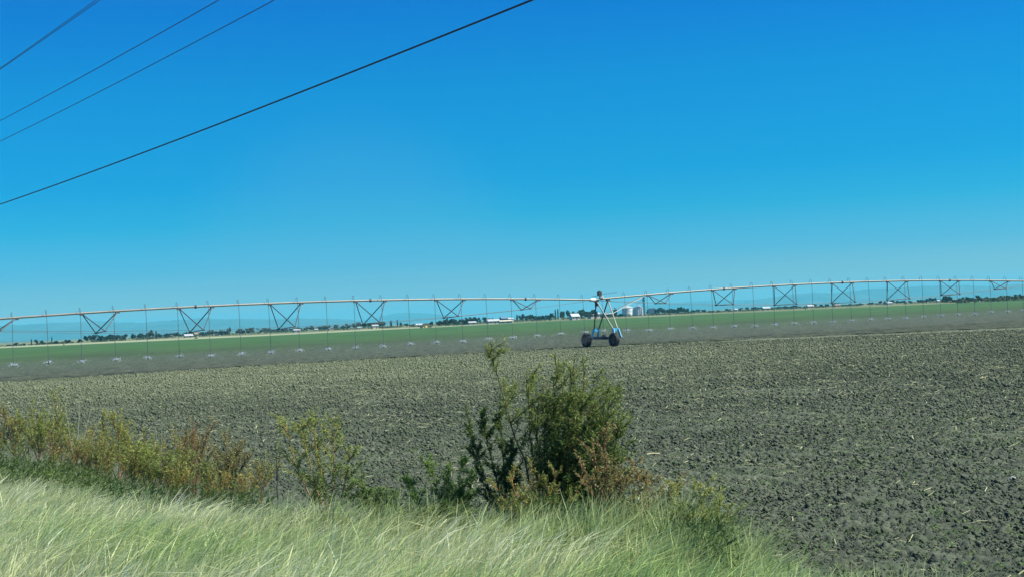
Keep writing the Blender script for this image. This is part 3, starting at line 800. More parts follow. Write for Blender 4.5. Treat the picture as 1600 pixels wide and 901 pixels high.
def undergrowth():
    """knee-high green leaves at the foot of the weeds"""
    n = 85000
    t = 6 + 44 * rng.random(n) ** 1.4; lim = grass_limit(t)
    m = lim - 0.4 + (np.interp(t, [12, 16, 20], [1.0, 1.0, 1.3]) + .0) * rng.random(n) ** 1.3
    x = RN[0] * m + RD[0] * t; y = RN[1] * m + RD[1] * t
    px = 800 + F * x / y
    dens = np.interp(px, [-20, 0, 380, 430, 540, 580, 760, 820, 1100, 1160], [1, 1, .9, .25, .45, 1, 1, .9, .8, 0])
    k = (fbm(x * 0.9, y * 0.9, 71) > 0.62 - 0.28 * dens) & (rng.random(n) < dens + .05) & (np.abs(px - 800) < 860); x, y, m, px = x[k], y[k], m[k], px[k]; n = len(x)
    z = verge_z(m) + rng.random(n) ** 1.2 * 0.55 * (0.4 + fbm(x * 1.2, y * 1.2, 73))
    P = np.stack([x, y, z], -1); D = rng.normal(size=(n, 3)); D[:, 2] = np.abs(D[:, 2]) + .3; D[:, 0] += .4; D /= np.linalg.norm(D, axis=1, keepdims=True)
    v = leaf_quads(P, D, rng.uniform(.05, .15, n), rng.uniform(.004, .010, n))
    g = fbm(x * .6, y * .6, 75)[:, None]
    col = (np.array([0.028, 0.075, 0.02]) * (1 - g) + np.array([0.15, 0.20, 0.05]) * g) * rng.uniform(.6, 1.3, (n, 1))
    o = big_mesh("undergrowth", v.reshape(-1, 3), np.arange(n * 4).reshape(-1, 4), M_leaf, np.repeat(col, 4, 0))
    tag(o, "low dark green undergrowth along the foot of the weeds", "undergrowth", kind="stuff")
undergrowth()

# a stone, a stalk and a sprout on the tilled soil
p = on_ground(1567, F * H / (750 - hor(1567)))
mb = MB(); mb.add([tuple(p + np.array([a * .085, b * .06, c * .055 + .035]) * rng.uniform(.85, 1.15)) if False else tuple(p + np.array([a * .055 * rng.uniform(.7, 1.2), b * .045, c * .036 * rng.uniform(.7, 1.2) + .03])) for a, b, c in IV], [tuple(f) for f in IF])
tag(mb.build("stone", M_stone), "pale stone lying on the dark soil at the right edge", "stone")
p = on_ground(1010, F * H / (713 - hor(1010)))
mb = MB(); mb.tube([p + np.array([-.11, 0, .05]), p + np.array([0, .01, .065]), p + np.array([.12, -.01, .05])], .016, 6)
tag(mb.build("maize_stalk", simple("dry_stalk", (0.68, 0.60, 0.32), .8, 0, .1, 8)), "short pale yellow stalk lying on the soil right of the tall bush", "stalk")
p = on_ground(1448, F * H / (812 - hor(1448)))
weed("weed_sprout", p, [[(0, 0, 0), (.02, 0, .07), (.05, 0, .13)], [(0, 0, 0), (-.03, 0, .06), (-.06, 0, .10)]], "small green sprout alone on the bare soil at the right", "sprout", nleaf=90, side=3, side_len=.09, leaf=(.035, .006), stem_r=.004,
     tip_col=(.25, .36, .12), low_col=(.16, .25, .08), stem_col=(.4, .36, .2))

# ------------------------------------------------------------------ the pivot irrigator
PIV = empty("pivot_irrigator", TOWER)
tag(PIV, "long arched pipe irrigator on a wheeled tower crossing the field", "irrigator")


def W(s, n, z):
    return TOWER + E * s + NN * n + np.array([0, 0, z])


JOINT = -0.9; LSPAN = 53.5
SPANS = [(-1, JOINT - LSPAN, JOINT, 0.042), (1, JOINT, JOINT + LSPAN, 0.0)]


def arch(s, s0, s1):
    q = (s - (s0 + s1) / 2) / ((s1 - s0) / 2)
    return 3.80 + 0.66 * (1 - q * q)


DEPTH = [0.80, 1.36, 1.70, 1.80, 1.70, 1.36, 0.80]
PR = 0.076
hose_src = None
for side, s0, s1, tw in SPANS:
    mb = MB(); ss = np.linspace(s0, s1, 60)
    mb.tube([W(s, 0, arch(s, s0, s1)) for s in ss], PR, 12)
    pipe = mb.build("water_pipe", M_steel, PIV)
    cs = [s0 + (k + 1) * (s1 - s0) / 8 + 0.0 for k in range(7)]
    if side > 0: cs = [5.8 + 6.7 * k for k in range(7)]
    else: cs = [-47.4 + 6.7 * k for k in range(7)]
    # bolted joints
    for k in (0, 2, 4, 6) if side < 0 else (1, 3, 5):
        c = cs[k] if side > 0 else cs[min(k + 1, 6)] if False else cs[k]
        z = arch(c, s0, s1); mb = MB(); mb.lathe(W(c, 0, z), E, [(-.05, PR), (-.05, PR + .055), (.05, PR + .055), (.05, PR)], 12, False)
        mb.build("pipe_flange", M_steel_shaded, PIV)
    nodes = {1: [], -1: []}
    for c, dpt, in zip(cs, DEPTH):
        w = 1.53 * dpt / 1.8; zp = arch(c, s0, s1); zb = zp - dpt
        far = W(c, w, zb - tw * w); near = W(c, -w, zb + tw * w)
        A = W(c - 1.2, 0, arch(c - 1.2, s0, s1) - PR * .6); D = W(c + 1.2, 0, arch(c + 1.2, s0, s1) - PR * .6)
        t = MB()
        for a in (A, D):
            for b_ in (far, near):
                t.tube([a, b_], 0.036, 6, smooth=False)
        t.tube([far, near], 0.03, 6, smooth=False)
        for a in (A, D):
            t.box(a - np.array([0, 0, .05]), (.28, .16, .12), TH)
        for b_ in (far, near):
            t.box(b_, (.14, .10, .10), TH)
        t.build("truss_brace", M_steel_shaded, PIV)
        nodes[1].append(far); nodes[-1].append(near)
    for k in (1, -1):
        r = MB()
        ends0 = W(s0 + .7, k * .12, arch(s0, s0, s1) - .1); ends1 = W(s1 - .7, k * .12, arch(s1, s0, s1) - .1)
        r.tube([ends0] + nodes[k] + [ends1], 0.013, 5, smooth=False)
        r.build("truss_rod", M_steel_shaded, PIV)
    # drop hoses
    first = -26.5 - 2.225 * 12 if side < 0 else 4.27 - 2.225 * 2
    s = first
    while s < s1 - .6:
        if s > s0 + .6:
            zp = arch(s, s0, s1); q = (s - (s0 + s1) / 2) / ((s1 - s0) / 2)
            zn = 1.02 + 0.24 * abs(q) ** 3 + rng.uniform(-.05, .05)
            sway = rng.uniform(-.05, .05)
            d = MB()
            g = [W(s, 0, zp + PR * .8), W(s, 0, zp + PR + .16), W(s, -.06, zp + PR + .27), W(s, -.17, zp + PR + .29), W(s, -.26, zp + PR + .2), W(s, -.29, zp - .05), W(s + sway * .4, -.30, zp - .9), W(s + sway, -.30, zn + .1)]
            d.tube(g, 0.017, 6)
            drop = d.build("drop_hose", M_hose, PIV)
            c = W(s + sway, -.30, zn)
            nz = MB(); nz.lathe(c, (0, 0, 1), [(-.10, .005), (-.09, .06), (-.05, .06), (-.03, .03), (.06, .035), (.12, .02)], 8)
            nz.build("nozzle", M_dark, drop)
            # droplets thrown out in a flat umbrella, falling
            nd = 260
            az = rng.uniform(0, 6.283, nd); v0 = rng.uniform(2.0, 6.5, nd); tt = rng.random(nd) ** 2.6 * 0.55
            ring = rng.random(nd) < .30
            tt = np.where(ring, rng.random(nd) ** 1.3 * .07, tt)
            rad = v0 * tt; zz = 0.02 + rng.normal(.3, .9, nd) * tt - 4.9 * tt * tt + rng.normal(0, .03, nd)
            keep = zn + zz > 0.05
            P = c + np.stack([np.cos(az) * rad, np.sin(az) * rad, zz], -1); P = P[keep]
            sz = np.where(rad[keep] < .36, rng.uniform(.009, .019, len(P)), rng.uniform(.006, .011, len(P)))
            tet = np.array([(1, 1, 1), (-1, -1, 1), (-1, 1, -1), (1, -1, -1)], float)
            vv = P[:, None] + tet[None] * sz[:, None, None] * np.array([1.3, 1.3, .8])
            ff = np.array([(0, 1, 2), (0, 3, 1), (0, 2, 3), (1, 3, 2)])[None] + (np.arange(len(P)) * 4)[:, None, None]
            if "M_water" not in globals():
                M_water = simple("water_droplets", (0.86, 0.90, 0.93), 0.1, 0, 0.03, 3)
                M_water.node_tree.nodes["Principled BSDF"].inputs["Transmission Weight"].default_value = 0.35
            sp_ = big_mesh("water_spray", vv.reshape(-1, 3), ff.reshape(-1, 3), M_water, None, True)
            sp_.parent = drop; sp_.matrix_parent_inverse = drop.matrix_world.inverted(); sp_["kind"] = "stuff"
            sp_.matrix_parent_inverse = Matrix.Translation(-Vector(TOWER)) if False else sp_.matrix_parent_inverse
        s += 2.225

# fine mist hanging under both spans
for side, s0, s1, tw in SPANS:
    mb = MB(); prof = []
    nseg = 40
    for k in range(nseg + 1):
        s = s0 + (s1 - s0) * k / nseg; e_ = min(1.0, 0.35 + 8 * min(k, nseg - k) / nseg)
        for j in range(12):
            a = 2 * math.pi * j / 12; prof.append(W(s, 5.5 * e_ * math.cos(a), .72 + .60 * e_ * math.sin(a)))
    fs = [(k * 12 + j, (k + 1) * 12 + j, (k + 1) * 12 + (j + 1) % 12, k * 12 + (j + 1) % 12) for k in range(nseg) for j in range(12)] + [tuple(range(12)), tuple(nseg * 12 + 11 - j for j in range(12))]
    mb.add(prof, fs)
    mm = bpy.data.materials.new("water_mist"); mm.use_nodes = True; nt = mm.node_tree; nt.nodes.remove(nt.nodes["Principled BSDF"])
    vv = nt.nodes.new("ShaderNodeVolumePrincipled"); vv.inputs["Density"].default_value = 0.0045; vv.inputs["Color"].default_value = (0.74, 0.79, 0.78, 1)
    nt.links.new(vv.outputs[0], nt.nodes["Material Output"].inputs["Volume"])
    o = mb.build("water_mist", mm, PIV); o["kind"] = "stuff"
    bmm = bmesh.new(); bmm.from_mesh(o.data); bmesh.ops.recalc_face_normals(bmm, faces=bmm.faces); bmm.to_mesh(o.data); bmm.free()

# tower
FN, NF = 1.0, -1.75          # feet across the pipe: far and near
ZT = 3.72
ZL = 1.38
tops = {-1: W(-.55, 0, ZT), 1: W(.58, 0, ZT + .02)}
legs = []
for nn in (FN, NF):
    for k in (-1, 1):
        foot = W(k * .22, nn, ZL)
        l = MB(); l.tube([tops[k], foot], 0.055, 6, smooth=False); l.build("tower_leg", M_steel_shaded if nn > 0 else M_steel, PIV)  # far legs in the dark copy, their shade painted in; near legs pale
        legs.append((tops[k], foot))
    # blue leg base
    bb = MB()
    sgn = 1 if nn > 0 else -1
    for k in (-1, 1):
        a = W(k * .24, nn, ZL + .06); b_ = W(k * .30, nn + sgn * .28, .72)
        ax = (b_ - a); L_ = np.linalg.norm(ax); Zx = ax / L_; Xx = np.cross(Zx, NN); Xx /= np.linalg.norm(Xx); Yx = np.cross(Zx, Xx)
        bb.box((a + b_) / 2, (.07, .24, L_), 0, (Xx, Yx, Zx))
    bb.box(W(0, nn + .02 * sgn, ZL - .02), (.56, .10, .24), TH)
    bb.build("leg_base", M_blue, PIV)
# cross bars half way up
def lerp(a, b_, t): return a + (b_ - a) * t
cb = MB()
tmid = (ZT - 2.62) / (ZT - ZL)
for k in (0, 1):
    cb.tube([lerp(*legs[k], tmid), lerp(*legs[2 + k], tmid)], .035, 6, smooth=False)
cb.tube([lerp(*legs[2], tmid), lerp(*legs[3], tmid)], .03, 6, smooth=False)
cb.tube([lerp(*legs[0], tmid), lerp(*legs[1], tmid)], .03, 6, smooth=False)
cb.build("cross_bar", M_steel, PIV)
for k in (1, 3):
    kb = MB(); kb.tube([lerp(*legs[k], tmid), W(4.25, 0, arch(4.25, JOINT, JOINT + LSPAN) - PR)], .026, 6, smooth=False); kb.build("knee_brace", M_steel, PIV)
# base beam, wheels
WR = 0.55
beam = MB(); beam.box(W(.0, 0.0, .72), (4.0, .16, .20), TH + math.pi / 2); beam.build("base_beam", M_navy, PIV)
mo = MB(); mo.lathe(W(0, -.15, .74), NN, [(-.36, .02), (-.36, .13), (-.30, .17), (.18, .17), (.22, .12), (.36, .12), (.36, .02)], 16); mo.box(W(0, -.1, .93), (.2, .22, .12), TH)
mo.build("drive_motor", M_dark, PIV)
ds = MB(); ds.tube([W(.1, -1.9, .62), W(.1, 1.9, .62)], .03, 8); ds.build("drive_shaft", M_dark, PIV)
for nn in (2.0, -2.0):
    wc = W(-.36, nn, WR)
    ty = MB()
    ty.lathe(wc, E, [(-.13, .30), (-.17, .36), (-.185, .46), (-.15, .53), (-.05, .55), (.05, .55), (.15, .53), (.185, .46), (.17, .36), (.13, .30)], 36)
    # bar lugs of the tread
    for j in range(22):
        a = 2 * math.pi * j / 22
        for h_ in (-1, 1):
            d = NN * math.cos(a + .07 * h_) + np.array([0, 0, 1]) * math.sin(a + .07 * h_); tg = np.cross(E, d)
            ty.box(wc + E * .08 * h_ + d * .558, (.17, .05, .035), 0, (E, tg, d))
    wheel = ty.build("wheel", M_rubber, PIV)
    rm = MB(); rm.lathe(wc, E, [(-.13, .305), (-.10, .29), (-.02, .26), (-.02, .09), (-.09, .08), (-.09, .0)], 28); rm.lathe(wc, E, [(.13, .305), (.10, .29), (.0, .26), (.0, .09), (.09, .08), (.09, .0)], 28)
    rm.build("rim", M_rim, wheel)
    gb = MB(); gb.box(W(-.06, nn, .58), (.22, .30, .34), TH); gb.lathe(W(-.14, nn, .57), E, [(-.14, .1), (.02, .1), (.02, .0)], 12)
    gb.build("gearbox", M_dark, PIV)
# joint and controls at the top
jt = MB(); jt.lathe(W(JOINT, 0, 3.80), E, [(-.30, PR), (-.26, .13), (-.1, .15), (.1, .15), (.26, .13), (.30, PR)], 16); jt.build("pipe_joint", M_rubwhite, PIV)
hd = MB(); hd.box(W(-.55, 0, ZT - .04), (.30, .26, .16), TH); hd.box(W(-.55, .0, ZT - .28), (.16, .22, .36), TH); hd.build("leg_saddle", M_dark, PIV)
hd = MB(); hd.box(W(.58, 0, ZT), (.26, .24, .14), TH); hd.build("leg_saddle", M_dark, PIV)
ct = MB(); ct.box(W(-.25, -.06, 4.30), (.30, .24, .36), TH); ct.lathe(W(-.25, -.06, 4.48), (0, 0, 1), [(0, .09), (.06, .08), (.09, 0)], 10); ct.build("control_box", M_dark, PIV)
cs_ = MB(); cs_.box(W(-.05, -.02, 4.02), (.30, .22, .18), TH); cs_.tube([W(-.25, 0, 3.85), W(-.25, -.04, 4.15)], .035, 8); cs_.build("control_stand", M_boxgrey, PIV)
al = MB(); al.tube([W(-.1, -.1, 4.22), W(1.45, -.1, 4.33)], .018, 6); al.tube([W(-.9, .05, 4.08), W(-.3, .0, 4.12)], .018, 6); al.build("alignment_rod", M_dark, PIV)

# ------------------------------------------------------------------ overhead wires
def wire(m, p0, p1, r, label, wob=0.0):
    """wire parallel to the road at lateral m through the two picture points, sagging"""
    def tz(px, py):
        u = (px - 800) / F; Y = m / (RN[0] * u + RN[1]); P = at(px, py, Y); return frame_t(P[0], P[1]), P[2]
    (t0, z0), (t1, z1) = tz(*p0), tz(*p1)
    k = 3.3e-4
    f0 = z0 - k * (t0 - 45) ** 2; f1 = z1 - k * (t1 - 45) ** 2
    sl = (f1 - f0) / (t1 - t0)
    pts = []
    for t in np.linspace(-5, 98, 140):
        q = mt(m + wob * math.sin((t - 20) / 60 * 2 * math.pi), t); pts.append((q[0], q[1], f0 + sl * (t - t0) + k * (t - 45) ** 2))
    mb = MB(); mb.tube(pts, r, 8)
    tag(mb.build("power_line", M_wire), label, "power line", "overhead wires along the road")


wire(12.0, (0, 321), (850, 0), 0.0165, "lowest and thickest black wire, running up to the middle of the top edge")
wire(13.4, (0, 225), (447, 0), 0.0100, "thin black wire next above the lowest thick one")
wire(12.3, (0, 194), (360, 0), 0.0100, "thin black wire, third counted up from the lowest")
wire(10.0, (0, 116), (168, 0), 0.0075, "upper wire of the close pair crossing the top left corner")
wire(10.05, (0, 117.2), (174, 0), 0.0075, "lower wire of the close pair crossing the top left corner")

# ------------------------------------------------------------------ far trees
def tree_proto(kind, seed):
    r = np.random.default_rng(seed)
    Hh = 8.0
    tr = MB()
    if kind == "palm":
        tr.tube([(0, 0, 0), (.15, 0, 3), (.1, .1, 6.6)], .22, 8, .15)
        P = []; 
        for a in np.linspace(0, 6.28, 22)[:-1]:
            el = r.uniform(-.3, 1.0)
            for s in np.linspace(.1, 1, 9):
                c = np.array([.1 + math.cos(a) * 1.9 * s * math.cos(el * .6), .1 + math.sin(a) * 1.9 * s * math.cos(el * .6), 6.7 + 1.6 * s * math.sin(el) - 1.1 * s * s]); P.append(c)
        P = np.array(P); size = .35
    elif kind == "spire":
        tr.tube([(0, 0, 0), (0, .05, 3), (0, 0, 7)], .16, 6, .04)
        n = 420; z = r.random(n) ** .8 * 7.4 + .5; R = 0.85 * np.sin(np.clip(z / 8.2, 0, 1) * math.pi * .93 + .12) ** .6; a = r.uniform(0, 6.28, n); q = np.sqrt(r.random(n))
        P = np.stack([np.cos(a) * R * q, np.sin(a) * R * q, z], -1); size = .38
    else:
        tr.tube([(0, 0, 0), (.1, .05, 1.2), (.05, .1, 2.6)], .28, 8, .18)
        nb = 9 if kind == "round" else 13
        cs = []
        for _ in range(nb):
            a = r.uniform(0, 6.28); q = r.random() ** .6
            wide = 2.9 if kind == "round" else 4.4
            cs.append((math.cos(a) * q * wide, math.sin(a) * q * wide * .8, r.uniform(2.4, 6.3 if kind == "round" else 5.4), r.uniform(.9, 1.9)))
        for c in cs[:6]:
            tr.tube([(.05, .1, 2.2), (c[0] * .5, c[1] * .5, c[2] * .5 + 1.3), c[:3]], .11, 5, .03)
        P = []
        for (x, y, z, rr) in cs:
            n = 75; d = r.normal(size=(n, 3)); d /= np.linalg.norm(d, axis=1, keepdims=True); P.append(np.array([x, y, z]) + d * rr * (r.random((n, 1)) ** .35) * np.array([1.1, 1, .85]))
        P = np.concatenate(P); P[:, 2] = np.maximum(P[:, 2], .7); size = .52
    n = len(P)
    D = r.normal(size=(n, 3)); D /= np.linalg.norm(D, axis=1, keepdims=True); S = np.cross(D, r.normal(size=(n, 3))); S /= np.linalg.norm(S, axis=1, keepdims=True)
    s = (r.uniform(.6, 1.3, n) * size)[:, None]
    v = np.stack([P - D * s, P + S * s * .7, P + D * s, P - S * s * .7], 1).reshape(-1, 3)
    base = KA * np.array([0.040, 0.062, 0.030]) if kind != "spire" else np.array([0.034, 0.055, 0.032])
    col = base * r.uniform(.6, 1.6, (n, 1))
    cr_ = big_mesh("crown", v, np.arange(n * 4).reshape(-1, 4), M_leaf, np.repeat(col, 4, 0))
    to = tr.build("trunk", M_bark)
    return to.data, cr_.data, (to, cr_)


PROTO = {}
_tmp = []
for kind, seeds in (("round", (1, 2, 3)), ("wide", (4, 5, 6)), ("spire", (7,)), ("palm", (8,))):
    PROTO[kind] = []
    for s_ in seeds:
        a, b_, obs = tree_proto(kind, s_); PROTO[kind].append((a, b_)); _tmp += obs
for o in _tmp:
    bpy.data.objects.remove(o)
WID = {"round": 8.2, "wide": 11.0, "spire": 1.9, "palm": 3.6}


def tree(kind, x, Y, hpx, wpx, label, group=None, name="tree", sink=0.0):
    b = on_ground(x, Y); b[2] = -0.2 - sink
    h = hpx * Y / F; w = wpx * Y / F
    a, c = PROTO[kind][rng.integers(len(PROTO[kind]))]
    r = empty(name, b); rz = rng.uniform(0, 6.28)
    r.rotation_euler = (0, 0, rz); r.scale = (w / WID[kind], w / WID[kind], h / 8.0)
    for nm, d in (("trunk", a), ("crown", c)):
        o = bpy.data.objects.new(nm, d); COL.objects.link(o); o.parent = r
    tag(r, label, "tree" if kind != "palm" else "palm", group)
    return r


def row(x0, x1, n, Y, h, w, label, group, kinds=("round", "wide")):
    xs = np.linspace(x0, x1, n) + rng.uniform(-.35, .35, n) * (x1 - x0) / max(n, 2)
    for x in xs:
        tree(kinds[rng.integers(len(kinds))], x, Y * rng.uniform(.96, 1.06), rng.uniform(*h), rng.uniform(*w), label, group)


# left to right, single ones first
tree("round", 25, 900, 7, 8, "small round tree, first on the skyline from the left edge")
tree("round", 38, 900, 5, 7, "low bush-like tree right of the first skyline tree")
tree("spire", 49, 920, 10, 2.2, "thin lone pole-like tree near the left edge")
tree("round", 56.5, 900, 11, 8, "round tree, the largest near the left edge")
tree("round", 65, 920, 9, 7, "tree just right of the largest round one near the left edge")
tree("spire", 81, 940, 12, 2.0, "needle thin tree rising from the low skyline scrub at the left")
tree("round", 87, 930, 7, 9, "squat tree beside the needle thin one")
tree("wide", 105, 960, 8, 13, "wide low tree before the left wood begins")
tree("wide", 124, 980, 8, 11, "low dark tree touching the left end of the wood")
row(138, 165, 4, 1050, (11, 14), (13, 17), "tree of the rounded dark wood at the left", "trees of the left wood")
row(172, 232, 8, 1150, (9, 13), (10, 16), "tree in the belt between the left wood and the first white house", "trees of the left belt")
tree("round", 236, 1180, 17, 9, "tallest tree of the left belt, round topped")
tree("spire", 244, 1180, 13, 3, "slim tree right of the tallest one in the left belt")
row(250, 300, 7, 1250, (7, 11), (10, 14), "tree around the first white houses at the left", "trees around the left houses")
row(315, 352, 6, 1300, (8, 12), (9, 14), "tree right of the cream house at the left", "trees right of the cream house")
tree("round", 358, 1300, 14, 8, "dark round tree standing up from the row right of the cream house")
row(372, 394, 4, 1300, (10, 14), (11, 15), "tree of the flat topped clump right of the cream house", "flat topped clump")
tree("palm", 403, 1350, 9, 5, "small palm right of the flat topped clump", name="palm_tree")
tree("round", 408, 1350, 8, 7, "round tree beside the small palm")
row(414, 462, 8, 1500, (5, 9), (9, 14), "tree of the low row left of the pale shed", "low row left of the pale shed")
row(470, 540, 11, 1500, (6, 10), (9, 14), "tree of the row behind the small white houses", "row behind the small white houses")
row(545, 600, 8, 1450, (8, 12), (9, 14), "tree of the row behind the cream white house", "row behind the cream white house")
tree("round", 597, 1350, 12, 9, "round tree right of the cream white house")
tree("spire", 611, 1350, 11, 4, "slim dark tree between the two white houses")
tree("spire", 621, 1350, 12, 2.6, "thin dark tree, first of two left of the long white shed")
tree("round", 626, 1350, 9, 5, "small tree beside the thin one left of the long white shed")
row(634, 644, 2, 1300, (5, 7), (9, 12), "low tree at the left end of the long white shed", "low trees by the long white shed")
row(672, 684, 2, 1150, (8, 10), (10, 12), "tree right of the yellow house", "trees right of the yellow house")
row(690, 728, 7, 1050, (10, 15), (11, 16), "tree of the dense dark grove right of the yellow house", "grove right of the yellow house")
tree("spire", 699, 1040, 14, 2.4, "thin tree rising out of the dense dark grove")
tree("palm", 728, 1250, 12, 4, "palm at the right end of the dense grove", name="palm_tree")
row(735, 746, 3, 1250, (11, 14), (8, 11), "ragged tree behind the low white wall", "ragged trees behind the white wall")
tree("wide", 760, 1250, 13, 13, "wide tree behind the cream farm building")
tree("round", 769, 1250, 9, 8, "small tree right of the wide one behind the cream building")
tree("spire", 808, 1400, 11, 3.2, "slim lone tree left of the three dark tree groups")
row(815, 832, 3, 1250, (10, 14), (11, 14), "tree of the first dark group left of the tower", "first dark group")
row(840, 862, 5, 1230, (9, 14), (10, 13), "tree of the second dark group left of the tower", "second dark group")
tree("spire", 868, 1220, 17, 2.6, "tall slim tree, left one of the pair", "slim pair")
tree("spire", 872, 1220, 18, 2.6, "tall slim tree, right one of the pair", "slim pair")
row(880, 900, 4, 1220, (13, 18), (11, 15), "tree behind the white barn left of the tower", "trees behind the white barn")
row(908, 930, 5, 1220, (13, 19), (12, 16), "tree of the tall group just behind the tower", "tall group behind the tower")
row(938, 970, 5, 1300, (6, 10), (9, 13), "tree between the tower and the grain silos", "trees left of the silos")
tree("round", 961, 1650, 15, 9, "tree showing behind the knee braces of the tower")
row(1012, 1024, 2, 1650, (9, 12), (9, 11), "tree behind the blue grey hopper", "trees behind the hopper")
row(1028, 1072, 9, 1350, (9, 14), (10, 14), "tree of the dark wood right of the silos", "dark wood right of the silos")
row(1084, 1100, 3, 1500, (5, 7), (9, 12), "tree of the small dark clump right of the wood", "small clump right of the wood")
row(1112, 1134, 3, 1700, (3, 5), (9, 12), "low far tree between the small clump and the white shed", "low far trees")
row(1138, 1186, 6, 1700, (4, 7), (9, 13), "low tree left of the long white shed on the right", "trees left of the right shed")
row(1205, 1258, 8, 1700, (3, 6), (8, 12), "low tree between the two long white sheds on the right", "trees between the right sheds")
row(1273, 1300, 4, 1650, (4, 7), (8, 12), "low tree left of the tan house", "trees left of the tan house")
row(1315, 1372, 8, 1600, (3, 6), (9, 12), "low tree right of the tan house", "trees right of the tan house")
row(1375, 1384, 2, 1500, (6, 8), (7, 9), "dark tree left of the small white shed on the right", "trees left of the small white shed")
row(1392, 1420, 5, 1450, (5, 8), (8, 11), "tree right of the small white shed", "trees right of the small white shed")
row(1436, 1466, 6, 1350, (6, 10), (9, 12), "tree of the far clump left of the dark right grove", "far clump left of the right grove")
row(1474, 1484, 3, 1000, (12, 15), (8, 11), "tall dark tree at the left end of the right grove", "tall trees of the right grove")
row(1492, 1545, 10, 850, (8, 13), (9, 13), "tree of the dark grove at the right edge", "right grove")
row(1550, 1612, 10, 850, (8, 14), (9, 14), "tree of the belt running out of the right edge", "belt at the right edge")
tree("round", 1258, 1000, 2.5, 4, "single dark bush on the far edge of the green crop at the right", name="bush")
tree("round", 306, 760, 3, 6, "dark bush on the far edge of the green crop at the left", name="bush")


def scrub():
    """low scrub and hedges that fill the far side of the fields"""
    n = 26000
    px = rng.uniform(-40, 1640, n)
    Y = np.interp(px, [0, 200, 420, 700, 1000, 1450, 1500, 1640], [960, 1100, 1400, 1200, 1400, 1450, 800, 780]) * rng.uniform(.98, 1.22, n)
    u = (px - 800) / F; x = u * Y
    d = fbm(px * .06, Y * .004, 301)
    hh = np.interp(px, [0, 120, 200, 500, 660, 760, 900, 1100, 1460, 1500, 1640], [.5, 1, 2.0, 1.8, 1.0, 1.2, 2.2, 1.0, 1.0, 2.2, 2.4])
    k = d > 0.40; x, Y, hh = x[k], Y[k], hh[k] * (d[k] + .4); n = len(x)
    P = np.stack([x, Y, -0.2 + rng.random(n) * hh], -1)
    D = rng.normal(size=(n, 3)); D /= np.linalg.norm(D, axis=1, keepdims=True)
    v = leaf_quads(P, D, rng.uniform(.5, 1.3, n), rng.uniform(.2, .55, n))
    col = KA * np.array([0.055, 0.072, 0.034]) * rng.uniform(.6, 1.8, (n, 1))
    o = big_mesh("far_scrub", v.reshape(-1, 3), np.arange(n * 4).reshape(-1, 4), M_leaf, np.repeat(col, 4, 0))
    tag(o, "low dark scrub along the far side of the fields", "scrub", kind="stuff")
scrub()


# ------------------------------------------------------------------ far buildings
def building(x0, x1, top, wall_h, Y, label, wm, rm, name="house", cat="house", depth=0.7, rz=0.0, door=M_door, windows=2, roof="gable"):
    """small far building whose front spans picture columns x0..x1; top and wall_h are heights in pixels"""
    k = Y / F
    W_ = (x1 - x0) * k; Hw = wall_h * k; Ht = top * k; D_ = W_ * depth
    b = on_ground((x0 + x1) / 2, Y); b[2] = -0.25
    r = empty(name, b)
    wl = MB(); wl.box((0, 0, Hw / 2 - .2), (W_, D_, Hw + .4))
    if roof == "front":            # gable end faces the viewer
        wl.add([(-W_ / 2, -D_ / 2, Hw), (W_ / 2, -D_ / 2, Hw), (0, -D_ / 2, Ht - .15), (-W_ / 2, D_ / 2, Hw), (W_ / 2, D_ / 2, Hw), (0, D_ / 2, Ht - .15)], [(0, 1, 2), (4, 3, 5)])
    elif roof == "gable":
        wl.add([(-W_ / 2, -D_ / 2, Hw), (-W_ / 2, D_ / 2, Hw), (-W_ / 2, 0, Ht - .15), (W_ / 2, -D_ / 2, Hw), (W_ / 2, D_ / 2, Hw), (W_ / 2, 0, Ht - .15)], [(1, 0, 2), (3, 4, 5)])
    rf = MB(); o_ = .05 * W_ + .25; t_ = .18
    def slab(p):
        p = [np.array(q, float) for q in p]; up = np.array([0, 0, t_])
        rf.add(p + [q + up for q in p], [(3, 2, 1, 0), (4, 5, 6, 7), (0, 1, 5, 4), (1, 2, 6, 5), (2, 3, 7, 6), (3, 0, 4, 7)])
    if roof == "front":
        for sg in (-1, 1):
            sl = (Ht - Hw) / (W_ / 2)
            e = W_ / 2 + o_
            slab([(0, -D_ / 2 - o_, Ht), (0, D_ / 2 + o_, Ht), (sg * e, D_ / 2 + o_, Ht - sl * e), (sg * e, -D_ / 2 - o_, Ht - sl * e)])
    else:
        for sg in (-1, 1):
            sl = (Ht - Hw) / (D_ / 2); e = D_ / 2 + o_
            slab([(-W_ / 2 - o_, 0, Ht), (W_ / 2 + o_, 0, Ht), (W_ / 2 + o_, sg * e, Ht - sl * e), (-W_ / 2 - o_, sg * e, Ht - sl * e)])
    def loc(o):
        o.parent = r; o.matrix_parent_inverse = Matrix.Identity(4)
    loc(wl.build("wall", wm)); loc(rf.build("roof", rm))
    dm = MB(); dm.box((W_ * .12, -D_ / 2 - .03, min(1.05, Hw * .45)), (1.1, .08, min(2.1, Hw * .9))); loc(dm.build("door", door))
    for j in range(windows):
        wn = MB(); wn.box((-W_ * .3 + j * W_ * .6, -D_ / 2 - .03, Hw * .58), (min(1.2, W_ * .18), .08, min(1.1, Hw * .4))); loc(wn.build("window", M_glass))
    r.rotation_euler = (0, 0, rz or 0.5)
    tag(r, label, cat)


